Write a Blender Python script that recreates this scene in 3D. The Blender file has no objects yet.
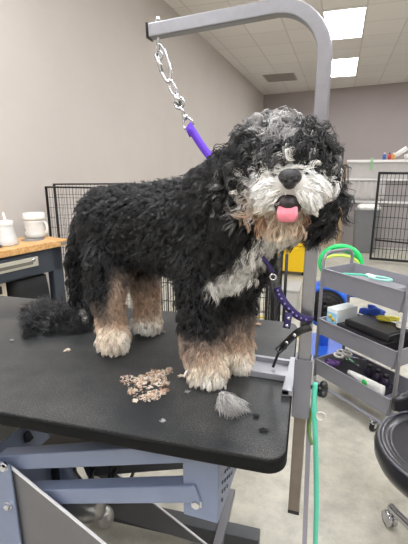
import bpy, bmesh, math, random
import numpy as np
from mathutils import Vector, Matrix, kdtree
PI = math.pi
scene = bpy.context.scene
COL = scene.collection
rng = np.random.default_rng(7)
random.seed(7)

# ------------------------------------------------------------------ camera
F_PX, CAM_Z = 400.0, 1.27
PITCH = math.atan(104 / F_PX)
YAW = math.atan(137 * math.cos(PITCH) / F_PX)
FW = Vector((-math.sin(YAW) * math.cos(PITCH), math.cos(YAW) * math.cos(PITCH), -math.sin(PITCH)))
RT = Vector((math.cos(YAW), math.sin(YAW), 0))
UP = RT.cross(FW)
CAM = Vector((0, 0, CAM_Z))

def ray(x, y): return FW * F_PX + RT * (x - 204) - UP * (y - 272)
def atY(x, y, Y): d = ray(x, y); return CAM + d * (Y / d.y)
def atZ(x, y, z): d = ray(x, y); return CAM + d * ((z - CAM_Z) / d.z)
def atX(x, y, X): d = ray(x, y); return CAM + d * (X / d.x)

cam_data = bpy.data.cameras.new('camera')
cam_data.sensor_fit = 'VERTICAL'
cam_data.sensor_height = 24.0
cam_data.lens = 24.0 * F_PX / 544
cam_data.clip_start = 0.02
cam = bpy.data.objects.new('camera', cam_data)
COL.objects.link(cam)
cam.matrix_world = Matrix(((RT.x, UP.x, -FW.x, 0), (RT.y, UP.y, -FW.y, 0), (RT.z, UP.z, -FW.z, CAM_Z), (0, 0, 0, 1)))
scene.camera = cam
scene.view_settings.view_transform = 'Standard'
scene.view_settings.look = 'None'
scene.view_settings.gamma = 1.0
scene.view_settings.use_curve_mapping = False
scene.view_settings.exposure = EXPOSURE = 0.0

# ------------------------------------------------------------------ materials
def lin(c):
    if isinstance(c, str):
        c = [int(c[i:i + 2], 16) / 255 for i in (0, 2, 4)]
        return tuple(v / 12.92 if v <= 0.04045 else ((v + 0.055) / 1.055) ** 2.4 for v in c)
    return c

def mat(name, color, rough=0.5, metal=0.0, var=0.0, vscale=20.0, bump=0.0, bscale=80.0, spec=0.5, coat=0.0,
        emit=None, estr=0.0, trans=0.0, alpha=1.0, color2=None, sheen=0.0):
    m = bpy.data.materials.new(name)
    m.use_nodes = True
    nt = m.node_tree
    b = nt.nodes['Principled BSDF']
    c = lin(color)
    b.inputs['Base Color'].default_value = (*c, 1)
    b.inputs['Roughness'].default_value = rough
    b.inputs['Metallic'].default_value = metal
    b.inputs['Specular IOR Level'].default_value = spec
    b.inputs['Coat Weight'].default_value = coat
    b.inputs['Transmission Weight'].default_value = trans
    b.inputs['Alpha'].default_value = alpha
    b.inputs['Sheen Weight'].default_value = sheen
    if emit:
        b.inputs['Emission Color'].default_value = (*lin(emit), 1)
        b.inputs['Emission Strength'].default_value = estr
    if var or color2 or bump:
        tc = nt.nodes.new('ShaderNodeTexCoord')
    if var or color2:
        n = nt.nodes.new('ShaderNodeTexNoise')
        n.inputs['Scale'].default_value = vscale
        n.inputs['Detail'].default_value = 6
        n.inputs['Roughness'].default_value = 0.6
        nt.links.new(tc.outputs['Object'], n.inputs['Vector'])
        r = nt.nodes.new('ShaderNodeValToRGB')
        r.color_ramp.elements[0].position = 0.3
        r.color_ramp.elements[1].position = 0.7
        c2 = lin(color2) if color2 else tuple(min(1, v * (1 + var)) for v in c)
        c1 = c if color2 else tuple(v * (1 - var) for v in c)
        r.color_ramp.elements[0].color = (*c1, 1)
        r.color_ramp.elements[1].color = (*c2, 1)
        nt.links.new(n.outputs['Fac'], r.inputs['Fac'])
        nt.links.new(r.outputs['Color'], b.inputs['Base Color'])
    if bump:
        n2 = nt.nodes.new('ShaderNodeTexNoise')
        n2.inputs['Scale'].default_value = bscale
        n2.inputs['Detail'].default_value = 4
        nt.links.new(tc.outputs['Object'], n2.inputs['Vector'])
        bp = nt.nodes.new('ShaderNodeBump')
        bp.inputs['Strength'].default_value = bump
        bp.inputs['Distance'].default_value = 0.004
        nt.links.new(n2.outputs['Fac'], bp.inputs['Height'])
        nt.links.new(bp.outputs['Normal'], b.inputs['Normal'])
    return m

def attr_mat(name, rough=0.5, spec=0.5, sheen=0.0):
    m = bpy.data.materials.new(name)
    m.use_nodes = True
    nt = m.node_tree
    b = nt.nodes['Principled BSDF']
    a = nt.nodes.new('ShaderNodeAttribute')
    a.attribute_name = 'Col'
    nt.links.new(a.outputs['Color'], b.inputs['Base Color'])
    b.inputs['Roughness'].default_value = rough
    b.inputs['Specular IOR Level'].default_value = spec
    b.inputs['Sheen Weight'].default_value = sheen
    return m

# ------------------------------------------------------------------ mesh helpers
def unit(v):
    v = Vector(v); return v.normalized() if v.length > 1e-9 else Vector((0, 0, 1))

class MB:
    def __init__(s): s.v, s.f, s.smooth = [], [], []
    def add(s, vs, fs, smooth=False):
        b = len(s.v)
        s.v += [Vector(p) for p in vs]
        s.f += [tuple(b + i for i in f) for f in fs]
        s.smooth += [smooth] * len(fs)
        return s
    def obox(s, c, ax, ay, az):
        """box about c with half-axis vectors"""
        c, ax, ay, az = Vector(c), Vector(ax), Vector(ay), Vector(az)
        vs = [c + i * ax + j * ay + k * az for i in (-1, 1) for j in (-1, 1) for k in (-1, 1)]
        fs = [(0, 1, 3, 2), (4, 6, 7, 5), (0, 4, 5, 1), (2, 3, 7, 6), (0, 2, 6, 4), (1, 5, 7, 3)]
        return s.add(vs, fs)
    def box(s, lo, hi):
        lo, hi = Vector(lo), Vector(hi); c = (lo + hi) / 2; h = (hi - lo) / 2
        return s.obox(c, (h.x, 0, 0), (0, h.y, 0), (0, 0, h.z))
    def beam(s, a, b, w, h, up=(0, 0, 1)):
        a, b = Vector(a), Vector(b); d = (b - a); l = d.length; d.normalize()
        side = d.cross(Vector(up)); side = unit(side); u = side.cross(d)
        return s.obox((a + b) / 2, d * l / 2, side * w / 2, u * h / 2)
    def prism(s, poly, ext):
        """closed polygon (3-D points) pushed along ext"""
        n = len(poly); ext = Vector(ext)
        vs = [Vector(p) for p in poly] + [Vector(p) + ext for p in poly]
        fs = [tuple(range(n - 1, -1, -1)), tuple(range(n, 2 * n))]
        fs += [(i, (i + 1) % n, n + (i + 1) % n, n + i) for i in range(n)]
        return s.add(vs, fs)
    def sweep(s, path, prof, up=(0, 0, 1), closed=False, smooth=True, scales=None):
        """2-D profile swept along a path; up steers profile's second axis"""
        P = [Vector(p) for p in path]; n = len(P); k = len(prof); vs = []
        lastu = None
        for i, p in enumerate(P):
            a = P[(i - 1) % n] if (closed or i > 0) else p
            b = P[(i + 1) % n] if (closed or i < n - 1) else p
            d = unit(b - a)
            u = Vector(up) if lastu is None else lastu
            if lastu is None and abs(d.dot(u)) > 0.98: u = Vector((1, 0, 0)) if abs(d.x) < .9 else Vector((0, 1, 0))
            side = unit(d.cross(u)); u2 = unit(side.cross(d))
            lastu = u2 if not isinstance(up, str) else None
            sc = scales[i] if scales else 1
            vs += [p + side * q[0] * sc + u2 * q[1] * sc for q in prof]
        fs = []
        m = n if closed else n - 1
        for i in range(m):
            j = (i + 1) % n
            fs += [(i * k + q, i * k + (q + 1) % k, j * k + (q + 1) % k, j * k + q) for q in range(k)]
        if not closed:
            fs += [tuple(range(k - 1, -1, -1)), tuple((n - 1) * k + q for q in range(k))]
        return s.add(vs, fs, smooth)
    def tube(s, path, r, k=10, closed=False, up=(0, 0, 1), scales=None):
        return s.sweep(path, [(r * math.cos(2 * PI * i / k), r * math.sin(2 * PI * i / k)) for i in range(k)], up, closed, True, scales)
    def rod(s, a, b, r, k=12): return s.tube([a, b], r, k)
    def lathe(s, c, prof, k=24, axis=(0, 0, 1), smooth=True):
        """prof = [(radius, height)] about axis through c"""
        ax = unit(axis); t = Vector((1, 0, 0)) if abs(ax.x) < .9 else Vector((0, 1, 0))
        e1 = unit(ax.cross(t)); e2 = ax.cross(e1); c = Vector(c); vs = []
        for r, h in prof:
            vs += [c + ax * h + (e1 * math.cos(2 * PI * i / k) + e2 * math.sin(2 * PI * i / k)) * max(r, 1e-4) for i in range(k)]
        fs = []
        for j in range(len(prof) - 1):
            fs += [(j * k + i, j * k + (i + 1) % k, (j + 1) * k + (i + 1) % k, (j + 1) * k + i) for i in range(k)]
        fs += [tuple(range(k - 1, -1, -1)), tuple((len(prof) - 1) * k + i for i in range(k))]
        return s.add(vs, fs, smooth)
    def ell(s, c, ax, ay, az, nu=16, nv=10):
        c, ax, ay, az = Vector(c), Vector(ax), Vector(ay), Vector(az); vs = [c + az]
        for j in range(1, nv):
            th = PI * j / nv
            vs += [c + az * math.cos(th) + (ax * math.cos(2 * PI * i / nu) + ay * math.sin(2 * PI * i / nu)) * math.sin(th) for i in range(nu)]
        vs.append(c - az); L = len(vs) - 1
        fs = [(0, 1 + i, 1 + (i + 1) % nu) for i in range(nu)]
        for j in range(nv - 2):
            a = 1 + j * nu; b = a + nu
            fs += [(a + i, b + i, b + (i + 1) % nu, a + (i + 1) % nu) for i in range(nu)]
        a = 1 + (nv - 2) * nu
        fs += [(a + i, L, a + (i + 1) % nu) for i in range(nu)]
        return s.add(vs, fs, True)
    def ball(s, c, r, nu=14, nv=8): return s.ell(c, (r, 0, 0), (0, r, 0), (0, 0, r), nu, nv)
    def build(s, name, m, parent=None, bevel=0.0, segs=2):
        o0 = Vector(parent['_o']) if parent is not None and '_o' in parent else Vector((0, 0, 0))
        me = bpy.data.meshes.new(name)
        me.from_pydata([tuple(p - o0) for p in s.v], [], s.f)
        me.polygons.foreach_set('use_smooth', s.smooth)
        bm = bmesh.new(); bm.from_mesh(me); bmesh.ops.recalc_face_normals(bm, faces=bm.faces); bm.to_mesh(me); bm.free()
        me.materials.append(m)
        o = bpy.data.objects.new(name, me); COL.objects.link(o)
        if parent is not None:
            o.parent = parent; o['_o'] = [float(x) for x in o0]
        if bevel:
            b = o.modifiers.new('bevel', 'BEVEL'); b.width = bevel; b.segments = segs; b.limit_method = 'ANGLE'
            b.angle_limit = math.radians(40)
        return o

def tag(o, label, cat, group=None, kind=None):
    o['label'] = label; o['category'] = cat
    if group: o['group'] = group
    if kind: o['kind'] = kind
    return o
def thing(name, loc, label, cat, group=None):
    o = bpy.data.objects.new(name, None); COL.objects.link(o)
    o.empty_display_size = .05
    o.location = loc; o['_o'] = [float(x) for x in loc]
    return tag(o, label, cat, group)
def struct(o): o['kind'] = 'structure'; return o
def rrect(cx, cy, w, h, r, k=6):
    pts = []
    for sx, sy, a0 in ((1, 1, 0), (-1, 1, 90), (-1, -1, 180), (1, -1, 270)):
        for i in range(k + 1):
            a = math.radians(a0 + 90 * i / k)
            pts.append((cx + sx * (w / 2 - r) + r * math.cos(a), cy + sy * (h / 2 - r) + r * math.sin(a)))
    return pts
def bez(pts, n=24):
    """Catmull-Rom through the points"""
    P = [Vector(p) for p in pts]; out = []
    Q = [P[0] * 2 - P[1]] + P + [P[-1] * 2 - P[-2]]
    for i in range(1, len(Q) - 2):
        a, b, c, d = Q[i - 1], Q[i], Q[i + 1], Q[i + 2]
        for j in range(n):
            t = j / n
            out.append(0.5 * ((2 * b) + (c - a) * t + (2 * a - 5 * b + 4 * c - d) * t * t + (3 * b - a - 3 * c + d) * t ** 3))
    out.append(P[-1]); return out
RECT = lambda w, h: [(-w / 2, -h / 2), (w / 2, -h / 2), (w / 2, h / 2), (-w / 2, h / 2)]
LIGHT = 17.5
# ------------------------------------------------------------------ room
CEIL = 3.30
def wall_mat(name, c):
    return mat(name, c, 0.75, var=0.03, vscale=1.5, bump=0.08, bscale=250, spec=0.25)
M_wall = wall_mat('wall_paint', 'c9c2bc')
M_wallb = wall_mat('wall_paint_dimmed', 'aea5a3')  # wall colour darkened: the back wall's weaker light is put into the paint

def floor_mat():
    m = mat('concrete', 'cdc8b8', 0.32, spec=0.4)
    nt = m.node_tree; b = nt.nodes['Principled BSDF']
    tc = nt.nodes.new('ShaderNodeTexCoord')
    n = nt.nodes.new('ShaderNodeTexNoise'); n.inputs['Scale'].default_value = 9; n.inputs['Detail'].default_value = 9; n.inputs['Roughness'].default_value = .72
    r = nt.nodes.new('ShaderNodeValToRGB')
    e = r.color_ramp.elements
    e[0].position = .34; e[0].color = (*lin('a5a297'), 1); e[1].position = .56; e[1].color = (*lin('bebbae'), 1)
    e.new(.72).color = (*lin('cdcabf'), 1)
    n2 = nt.nodes.new('ShaderNodeTexNoise'); n2.inputs['Scale'].default_value = 1.6; n2.inputs['Detail'].default_value = 5
    r2 = nt.nodes.new('ShaderNodeValToRGB')
    r2.color_ramp.elements[0].position = .35; r2.color_ramp.elements[0].color = (.8, .79, .77, 1); r2.color_ramp.elements[1].position = .65; r2.color_ramp.elements[1].color = (1, 1, 1, 1)
    mx = nt.nodes.new('ShaderNodeMixRGB'); mx.blend_type = 'MULTIPLY'; mx.inputs['Fac'].default_value = 1
    for q in (n, n2): nt.links.new(tc.outputs['Object'], q.inputs['Vector'])
    nt.links.new(n.outputs['Fac'], r.inputs['Fac']); nt.links.new(n2.outputs['Fac'], r2.inputs['Fac'])
    nt.links.new(r.outputs['Color'], mx.inputs[1]); nt.links.new(r2.outputs['Color'], mx.inputs[2])
    nt.links.new(mx.outputs['Color'], b.inputs['Base Color'])
    rr = nt.nodes.new('ShaderNodeMapRange'); rr.inputs['To Min'].default_value = .28; rr.inputs['To Max'].default_value = .5
    nt.links.new(n.outputs['Fac'], rr.inputs['Value']); nt.links.new(rr.outputs['Result'], b.inputs['Roughness'])
    return m
def ceil_mat():
    m = mat('acoustic_tile', 'd8d3cd', 0.85, spec=0.2)
    nt = m.node_tree; b = nt.nodes['Principled BSDF']
    tc = nt.nodes.new('ShaderNodeTexCoord')
    mp = nt.nodes.new('ShaderNodeMapping'); mp.inputs['Location'].default_value = (0.40, -6.20, 0)
    br = nt.nodes.new('ShaderNodeTexBrick'); br.offset = 0; br.squash = 1
    br.inputs['Scale'].default_value = 1; br.inputs['Brick Width'].default_value = .56; br.inputs['Row Height'].default_value = 1.34 / 2
    br.inputs['Mortar Size'].default_value = .011; br.inputs['Mortar Smooth'].default_value = .1
    br.inputs['Color1'].default_value = (*lin('efebe6'), 1); br.inputs['Color2'].default_value = (*lin('eae6e1'), 1); br.inputs['Mortar'].default_value = (*lin('dbd6d0'), 1)
    nt.links.new(tc.outputs['Object'], mp.inputs['Vector']); nt.links.new(mp.outputs['Vector'], br.inputs['Vector'])
    nt.links.new(br.outputs['Color'], b.inputs['Base Color'])
    n2 = nt.nodes.new('ShaderNodeTexNoise'); n2.inputs['Scale'].default_value = 120
    nt.links.new(tc.outputs['Object'], n2.inputs['Vector'])
    bp = nt.nodes.new('ShaderNodeBump'); bp.inputs['Strength'].default_value = .15; bp.inputs['Distance'].default_value = .004
    nt.links.new(n2.outputs['Fac'], bp.inputs['Height']); nt.links.new(bp.outputs['Normal'], b.inputs['Normal'])
    return m
M_floor, M_ceil = floor_mat(), ceil_mat()
XL, XR, YF = -2.27, 4.6, -3.2
ang = math.atan2(11.63 - 12.30, 1.385 + 2.29)
def yb(x): return 12.30 + (x + 2.29) * math.tan(ang)
struct(MB().box((XL - .3, YF - .2, -.1), (XR + .2, 12.7, 0)).build('floor', M_floor))
struct(MB().box((XL - .3, YF - .2, CEIL), (XR + .2, 12.7, CEIL + .1)).build('ceiling', M_ceil))
struct(MB().box((XL - .12, YF - .2, 0), (XL, 12.7, CEIL)).build('wall_left', M_wall))
struct(MB().box((XR, YF - .2, 0), (XR + .12, 12.5, CEIL)).build('wall_right', M_wall))
struct(MB().box((XL, YF - .12, 0), (XR, YF, CEIL)).build('wall_front', M_wall))
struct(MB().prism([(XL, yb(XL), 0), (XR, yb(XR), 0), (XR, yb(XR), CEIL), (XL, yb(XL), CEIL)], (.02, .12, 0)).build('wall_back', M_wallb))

# ceiling lights: two in view, the rest unseen, several added behind the camera to brighten the dog
M_panel = mat('light_diffuser', 'ffffff', .4, emit='fbfcff', estr=LIGHT)
M_lframe = mat('light_frame_white', 'e8e6e2', .4)
def ceiling_light(x0, x1, y0, y1, label):
    c = Vector(((x0 + x1) / 2, (y0 + y1) / 2, CEIL - .022))
    t = thing('ceiling_light', c, label, 'ceiling light', 'flat panel ceiling lights')
    MB().box((x0 + .015, y0 + .015, CEIL - .010), (x1 - .015, y1 - .015, CEIL - .004)).build('diffuser', M_panel, t)
    f = MB()
    w = .02
    f.box((x0, y0, CEIL - .016), (x1, y0 + w, CEIL - .001)).box((x0, y1 - w, CEIL - .016), (x1, y1, CEIL - .001))
    f.box((x0, y0 + w, CEIL - .016), (x0 + w, y1 - w, CEIL - .001)).box((x1 - w, y0 + w, CEIL - .016), (x1, y1 - w, CEIL - .001))
    f.build('light_frame', M_lframe, t)
ceiling_light(-.40, .16, 6.22, 7.54, 'larger white ceiling light panel near the grooming arm bend')
ceiling_light(-.40, .16, 8.80, 10.42, 'farther ceiling light panel just above the back wall')
for lx, ly in ((-.40, 3.6), (-.40, .9), (-.40, -1.8), (-1.9, .6), (-1.9, -.9), (-1.9, -2.5), (.9, -.9), (.9, -2.5), (2.4, 6.2), (2.4, 3.6), (2.4, .9), (2.4, -1.8), (2.4, 8.8)):
    ceiling_light(lx, lx + .56, ly, ly + 1.34, 'white ceiling light panel overhead, out of the picture, added to light the room')
# ceiling vent
vt = thing('ceiling_vent', atZ(281, 77, CEIL), 'grey slotted air vent in the ceiling left of the lights', 'vent')
a, b, c_, d = atZ(266, 76, CEIL - .008), atZ(294, 73, CEIL - .008), atZ(296, 79, CEIL - .008), atZ(268, 82, CEIL - .008)
M_vent = mat('vent_grey', 'b0aaa3', .6)
y0_, y1_ = min(p.y for p in (a, b, c_, d)), max(p.y for p in (a, b, c_, d))
x0_, x1_ = min(a.x, d.x), max(b.x, c_.x)
MB().box((x0_, y0_, CEIL - .012), (x1_, y1_, CEIL - .001)).build('vent_frame', M_vent, vt)
vs = MB()
for i in range(6):
    yy = y0_ + (y1_ - y0_) * (i + .5) / 6
    vs.box((x0_ + .03, yy - .02, CEIL - .02), (x1_ - .03, yy + .02, CEIL - .013))
vs.build('vent_slats', mat('vent_slat_dark', '9c958d', .6), vt)
# ------------------------------------------------------------------ grooming table
TZ = 0.80
A = math.radians(3.8)
ux, uy = Vector((math.cos(A), math.sin(A), 0)), Vector((-math.sin(A), math.cos(A), 0))
T0 = Vector((-.047, .573, 0))
def T(u, v, z): return T0 + ux * u + uy * v + Vector((0, 0, z))
TL, TD = 1.22, .637

def rubber_mat():
    m = mat('black_rubber', '34373a', .38, spec=.38, bump=.06, bscale=500)
    nt = m.node_tree; b = nt.nodes['Principled BSDF']
    tc = nt.nodes.new('ShaderNodeTexCoord')
    n = nt.nodes.new('ShaderNodeTexNoise'); n.inputs['Scale'].default_value = 5; n.inputs['Detail'].default_value = 8; n.inputs['Roughness'].default_value = .7
    n2 = nt.nodes.new('ShaderNodeTexNoise'); n2.inputs['Scale'].default_value = 380; n2.inputs['Detail'].default_value = 3
    for q in (n, n2): nt.links.new(tc.outputs['Object'], q.inputs['Vector'])
    r = nt.nodes.new('ShaderNodeValToRGB'); e = r.color_ramp.elements
    e[0].position = .40; e[0].color = (.12, .12, .12, 1); e[1].position = .68; e[1].color = (.8, .8, .8, 1)
    r2 = nt.nodes.new('ShaderNodeValToRGB'); e = r2.color_ramp.elements
    e[0].position = .5; e[0].color = (.12, .12, .12, 1); e[1].position = .68; e[1].color = (1, 1, 1, 1)
    mu = nt.nodes.new('ShaderNodeMath'); mu.operation = 'MULTIPLY'
    nt.links.new(n.outputs['Fac'], r.inputs['Fac']); nt.links.new(n2.outputs['Fac'], r2.inputs['Fac'])
    nt.links.new(r.outputs['Color'], mu.inputs[0]); nt.links.new(r2.outputs['Color'], mu.inputs[1])
    mx = nt.nodes.new('ShaderNodeMixRGB'); mx.inputs[1].default_value = (*lin('1d2023'), 1); mx.inputs[2].default_value = (*lin('7f7d79'), 1)
    nt.links.new(mu.outputs['Value'], mx.inputs['Fac']); nt.links.new(mx.outputs['Color'], b.inputs['Base Color'])
    return m
M_rubber = rubber_mat()
M_edge = mat('black_edge_trim', '0f1011', .6, bump=.1, spec=.12)
M_blue = mat('slate_blue_steel', '76819a', .38, metal=.25, var=.06, vscale=14)
M_steel = mat('dark_grey_steel', '4a4c50', .45, metal=.3, var=.12, vscale=10)
M_plate = mat('grey_sheet_steel', '6c6c70', .42, metal=.4, var=.08, vscale=8)
M_black = mat('black_plastic', '141416', .4)
M_chrome = mat('chrome', 'c9cbd0', .16, metal=1.0)
M_alu = mat('brushed_aluminium', '97989e', .34, metal=.85, var=.05, vscale=60)
M_white_edge = mat('pale_edge', 'd8d8da', .4)

tb = thing('grooming_table', T(-TL / 2, TD / 2, 0), 'black rubber topped grooming table on a grey lift frame, under the dog', 'grooming table')
top = rrect(-TL / 2, TD / 2, TL, TD, .035, 8)
MB().prism([T(p[0], p[1], TZ - .008) for p in rrect(-TL / 2, TD / 2, TL - .006, TD - .006, .033, 8)], (0, 0, .008)).build('tabletop', M_rubber, tb)
MB().prism([T(p[0], p[1], TZ - .032) for p in top], (0, 0, .0295)).build('edge_trim', M_edge, tb, bevel=.006, segs=3)
# bracket under the right end: channel with punched flank
br = MB()
br.box((-.256, .635, .568), (-.181, .640, .767)).box((-.256, .640, .568), (-.251, .80, .767)).box((-.186, .640, .568), (-.181, .80, .767)).box((-.256, .640, .755), (-.181, .80, .767))
bo = br.build('pivot_bracket', M_blue, tb, bevel=.002)
h = MB()
for i in range(7):
    for j in range(3):
        p = Vector((-.1805, .665 + i * .02, .60 + j * .022 + (i % 2) * .01)); h.lathe(p, [(.004, 0), (.0045, .0012)], 8, (1, 0, 0))
h.build('perforation', M_steel, bo)
bl = MB()
p = atY(197, 502, .634); bl.lathe(p, [(.013, .0), (.013, .004), (.009, .0045), (.009, .011), (.004, .0115)], 6, (0, -1, 0), False)
bl.build('bolt', M_chrome, bo)
MB().box((-.262, .60, .745), (-.238, .635, .768)).build('stop_block', M_black, tb, bevel=.002)
# two parallel lift arms
def arm(y, za, zb, x0, x1, hh, w, name, m):
    return MB().beam((x0, y, za), (x1, y, zb), w, hh).build(name, m, tb, bevel=.003)
arm(.645, .572, .733, -.735, -.215, .040, .035, 'lift_arm', M_blue)
arm(.645, .478, .634, -.71, -.222, .040, .035, 'lift_arm', M_blue)
arm(.93, .572, .733, -.735, -.215, .040, .035, 'lift_arm', M_blue)
arm(.93, .478, .634, -.71, -.222, .040, .035, 'lift_arm', M_blue)
MB().prism([(-.50, .675, .62), (-.24, .675, .70), (-.24, .675, .745), (-.50, .675, .675)], (0, .22, 0)).build('cross_plate', M_steel, tb)
MB().prism([(-.68, .68, .54), (-.52, .68, .60), (-.52, .68, .63), (-.68, .68, .575)], (0, .22, 0)).build('cross_plate', M_black, tb)
# left upright bracket
lb = MB().box((-.77, .605, .09), (-.678, .611, .60)).box((-.80, .618, .09), (-.795, .95, .565)).box((-.80, .611, .09), (-.74, .618, .565)).build('upright_bracket', M_blue, tb, bevel=.002)
for x, y in ((5, 466), (9, 505)):
    bl = MB()
    bl.lathe(atY(x, y, .605), [(.012, 0), (.012, .003), (.008, .0035), (.008, .010), (.003, .0105)], 6, (0, -1, 0), False)
    bl.build('bolt', M_chrome, lb)
# sheet plates of the lower arms
def plate(y, pts, name, m):
    o = MB().prism([(x, y, z) for x, z in pts], (0, .004, 0)).build(name, m, tb)
    a_, b_ = pts[0], pts[1]
    MB().beam((a_[0], y - .001, a_[1]), (b_[0], y - .001, b_[1]), .005, .0045).build('folded_edge', M_white_edge, o)
    return o
plate(.6155, [(-.687, .588), (-.05, .22), (-.05, .10), (-.25, .10), (-.70, .25)], 'lower_arm_plate', M_plate)
plate(.965, [(-.735, .36), (-.30, .105), (-.735, .105)], 'lower_arm_plate', M_plate)
# base frame on the floor
MB().beam(T(-1.15, .50, .065), T(-.08, .50, .065), .05, .06).build('base_rail', M_steel, tb, bevel=.003)
MB().beam(T(-1.15, .06, .065), T(-.08, .06, .065), .05, .06).build('base_rail', M_steel, tb, bevel=.003)
for u in (-1.02, -.205):
    MB().beam(T(u, -.02, .095), T(u, .66, .095), .03, .022).build('base_rail', M_plate if u > -1 else M_steel, tb, bevel=.002)
for u in (-1.12, -.12):
    for v in (.06, .50):
        f_ = MB(); f_.lathe(T(u, v, 0), [(.022, 0), (.022, .012), (.008, .014), (.008, .036)], 14); f_.build('levelling_foot', M_black, tb)
# lift cylinder and motor
p0, p1 = atY(63, 434, .80), atY(70, 484, .80)
cy = MB().rod(p0 * .45 + p1 * .55, p1, .024, 16).rod(p0 * .5 + p1 * .5, p0 * .45 + p1 * .55, .027, 16).build('lift_cylinder', M_blue, tb)
MB().rod(p0, p0 * .5 + p1 * .5, .012, 12).build('piston_rod', M_chrome, cy)
mt = MB()
q = atY(92, 512, .82)
mt.lathe(q + Vector((-.03, 0, 0)), [(.02, -.06), (.036, -.055), (.036, .03), (.028, .036), (.028, .06), (.012, .062)], 18, (1, 0, .3))
mt.ell(q + Vector((.02, .03, -.04)), (.03, 0, 0), (0, .03, 0), (0, 0, .035)).box(q + Vector((-.06, .04, -.03)), q + Vector((-.02, .08, .05)))
mo = mt.build('lift_motor', mat('cast_alloy', 'aaa8a4', .38, metal=.7, bump=.3, bscale=60), tb)
wv = MB()
for k in range(6):
    x0 = -.66 + k * .03
    wv.tube(bez([(x0, .84, .60), (x0 + .03, .80 + .01 * k, .52), (x0 + .02 + .02 * (k % 2), .78, .46), (q.x + .01 * k - .02, q.y + .02, q.z + .06), (q.x, q.y + .03, q.z)], 8), .0045, 6)
wv.build('cable', M_black, tb)
MB().beam(atY(86, 470, .80), atY(190, 461, .80), .012, .034).build('cross_beam', M_steel, tb, bevel=.002)
MB().box(atY(-30, 446, 1.02) , atY(24, 420, 1.02) + Vector((0, .08, 0))).build('dark_gap_filler', M_black, tb, bevel=.004)  # invented black box, added to darken the bright floor gap here
MB().box(atY(18, 484, .86), atY(58, 458, .86) + Vector((0, .06, 0))).build('dark_back_filler', M_black, tb, bevel=.004)  # black box put in to make the space behind the bars dark
# slanting stays at the left
for (xa, ya, xb, yb_, Y, m, w) in ((0, 447, 40, 426, .86, M_plate, .03), (-30, 458, 30, 436, .78, M_steel, .026), (0, 420, 26, 432, 1.0, M_black, .03), (22, 470, 42, 446, .80, M_alu, .012)):
    MB().beam(atY(xa, ya, Y), atY(xb, yb_, Y), w * .7, w).build('stay_bar', m, tb, bevel=.002)
MB().beam(atY(48, 424, .82), atY(62, 446, .82), .02, .022).build('stay_bar', M_blue, tb, bevel=.002)
# underside sub-frame
sf = MB()
for v in (.12, .52): sf.beam(T(-1.12, v, .752), T(-.2, v, .752), .03, .024)
for u in (-1.1, -.75, -.4): sf.beam(T(u, .136, .752), T(u, .504, .752), .03, .022)
sf.build('subframe', M_steel, tb)

# ------------------------------------------------------------------ grooming arm
PX, PYY = -.042, .800
HS = .0125
ga = thing('grooming_stand', (PX, PYY, TZ), 'tall square metal grooming arm bending over the dog, clamped to the table edge', 'grooming arm')
ga_path = [Vector((PX, PYY, .77)), Vector((PX, PYY, 1.44))]
ZA = 1.543; R_ = .085; ZE = 1.528
for i in range(11):
    a_ = math.radians(90 * i / 10)
    ga_path.append(Vector((PX - R_ + R_ * math.cos(a_), PYY, ZA - R_ + R_ * math.sin(a_))))
ga_path.append(Vector((-.376, PYY, ZE)))
g = MB()
n = len(ga_path); prof = [(-HS, -HS), (HS, -HS), (HS, HS), (-HS, HS)]
g.sweep(ga_path, prof, up=(0, 1, 0), smooth=False)
g.build('arm_tube', M_alu, ga, bevel=.0025)
MB().box((-.3795, PYY - HS - .001, ZE - HS - .001), (-.376, PYY + HS + .001, ZE + HS + .001)).build('end_cap', M_black, ga)
eb = MB()
ex = atY(158, 32, PYY).x
eb.rod((ex, PYY, ZE - HS - .024), (ex, PYY, ZE + HS + .012), .0032, 10).lathe((ex, PYY, ZE + HS + .001), [(.007, 0), (.007, .006)], 6, smooth=False)
ring = [Vector((ex + .008 * math.cos(t), PYY, ZE - HS - .030 + .008 * math.sin(t))) for t in np.linspace(0, 2 * PI, 17)[:-1]]
eb.tube(ring, .0025, 8, closed=True, up=(0, 1, 0))
eb.build('eye_bolt', M_chrome, ga)
# sleeve + clamp
M_sleeve = mat('grey_painted_steel', '75767d', .4, metal=.3, var=.05)
SW = .0162
sl = MB()
for sx in (-1, 1): sl.box((PX + sx * SW - .0018, PYY - SW, .748), (PX + sx * SW + .0018, PYY + SW, .884))
for sy in (-1, 1): sl.box((PX - SW, PYY + sy * SW - .0018, .748), (PX + SW, PYY + sy * SW + .0018, .884))
sl.build('clamp_sleeve', M_sleeve, ga)
cp = MB()
zz = TZ + .0012
cp.box((-.190, .852, zz), (-.066, .905, zz + .004))
cp.box((-.190, .830, zz), (-.066, .852, zz + .016)).box((-.190, .905, zz), (-.066, .915, zz + .016))
cp.box((-.082, .77, zz), (-.066, .830, zz + .016)).box((-.082, .77, zz + .002), (-.0598, .93, zz + .016))
cp.build('clamp_plate', mat('pale_grey_steel', '95969c', .38, metal=.4, var=.05), ga, bevel=.002)
MB().box((PX - .0125, PYY - .0125, .497), (PX + .0125, PYY + .0125, .775)).build('post_tail', mat('floor_reflection_tint', '746b61', .5, metal=.3, var=.1, vscale=40), ga, bevel=.002)['label'] = 'lower end of the post, floor reflection coloured in as taupe'  # taupe colour stands for the floor reflected in the grey metal
MB().box((PX - .0128, PYY - .0128, .489), (PX + .0128, PYY + .0128, .4965)).build('end_cap', M_black, ga)
sb = MB(); pA, pB = atY(309, 425, .82), atY(304.5, 544, .82)
pC = pA + (pB - pA) * (pA.z / (pA.z - pB.z))
sb.beam(pA, pC, .011, .004, up=(0, 1, 0)); sb.rod(pA + Vector((0, -.003, -.01)), pA + Vector((-.004, -.003, .05)), .004)
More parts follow.
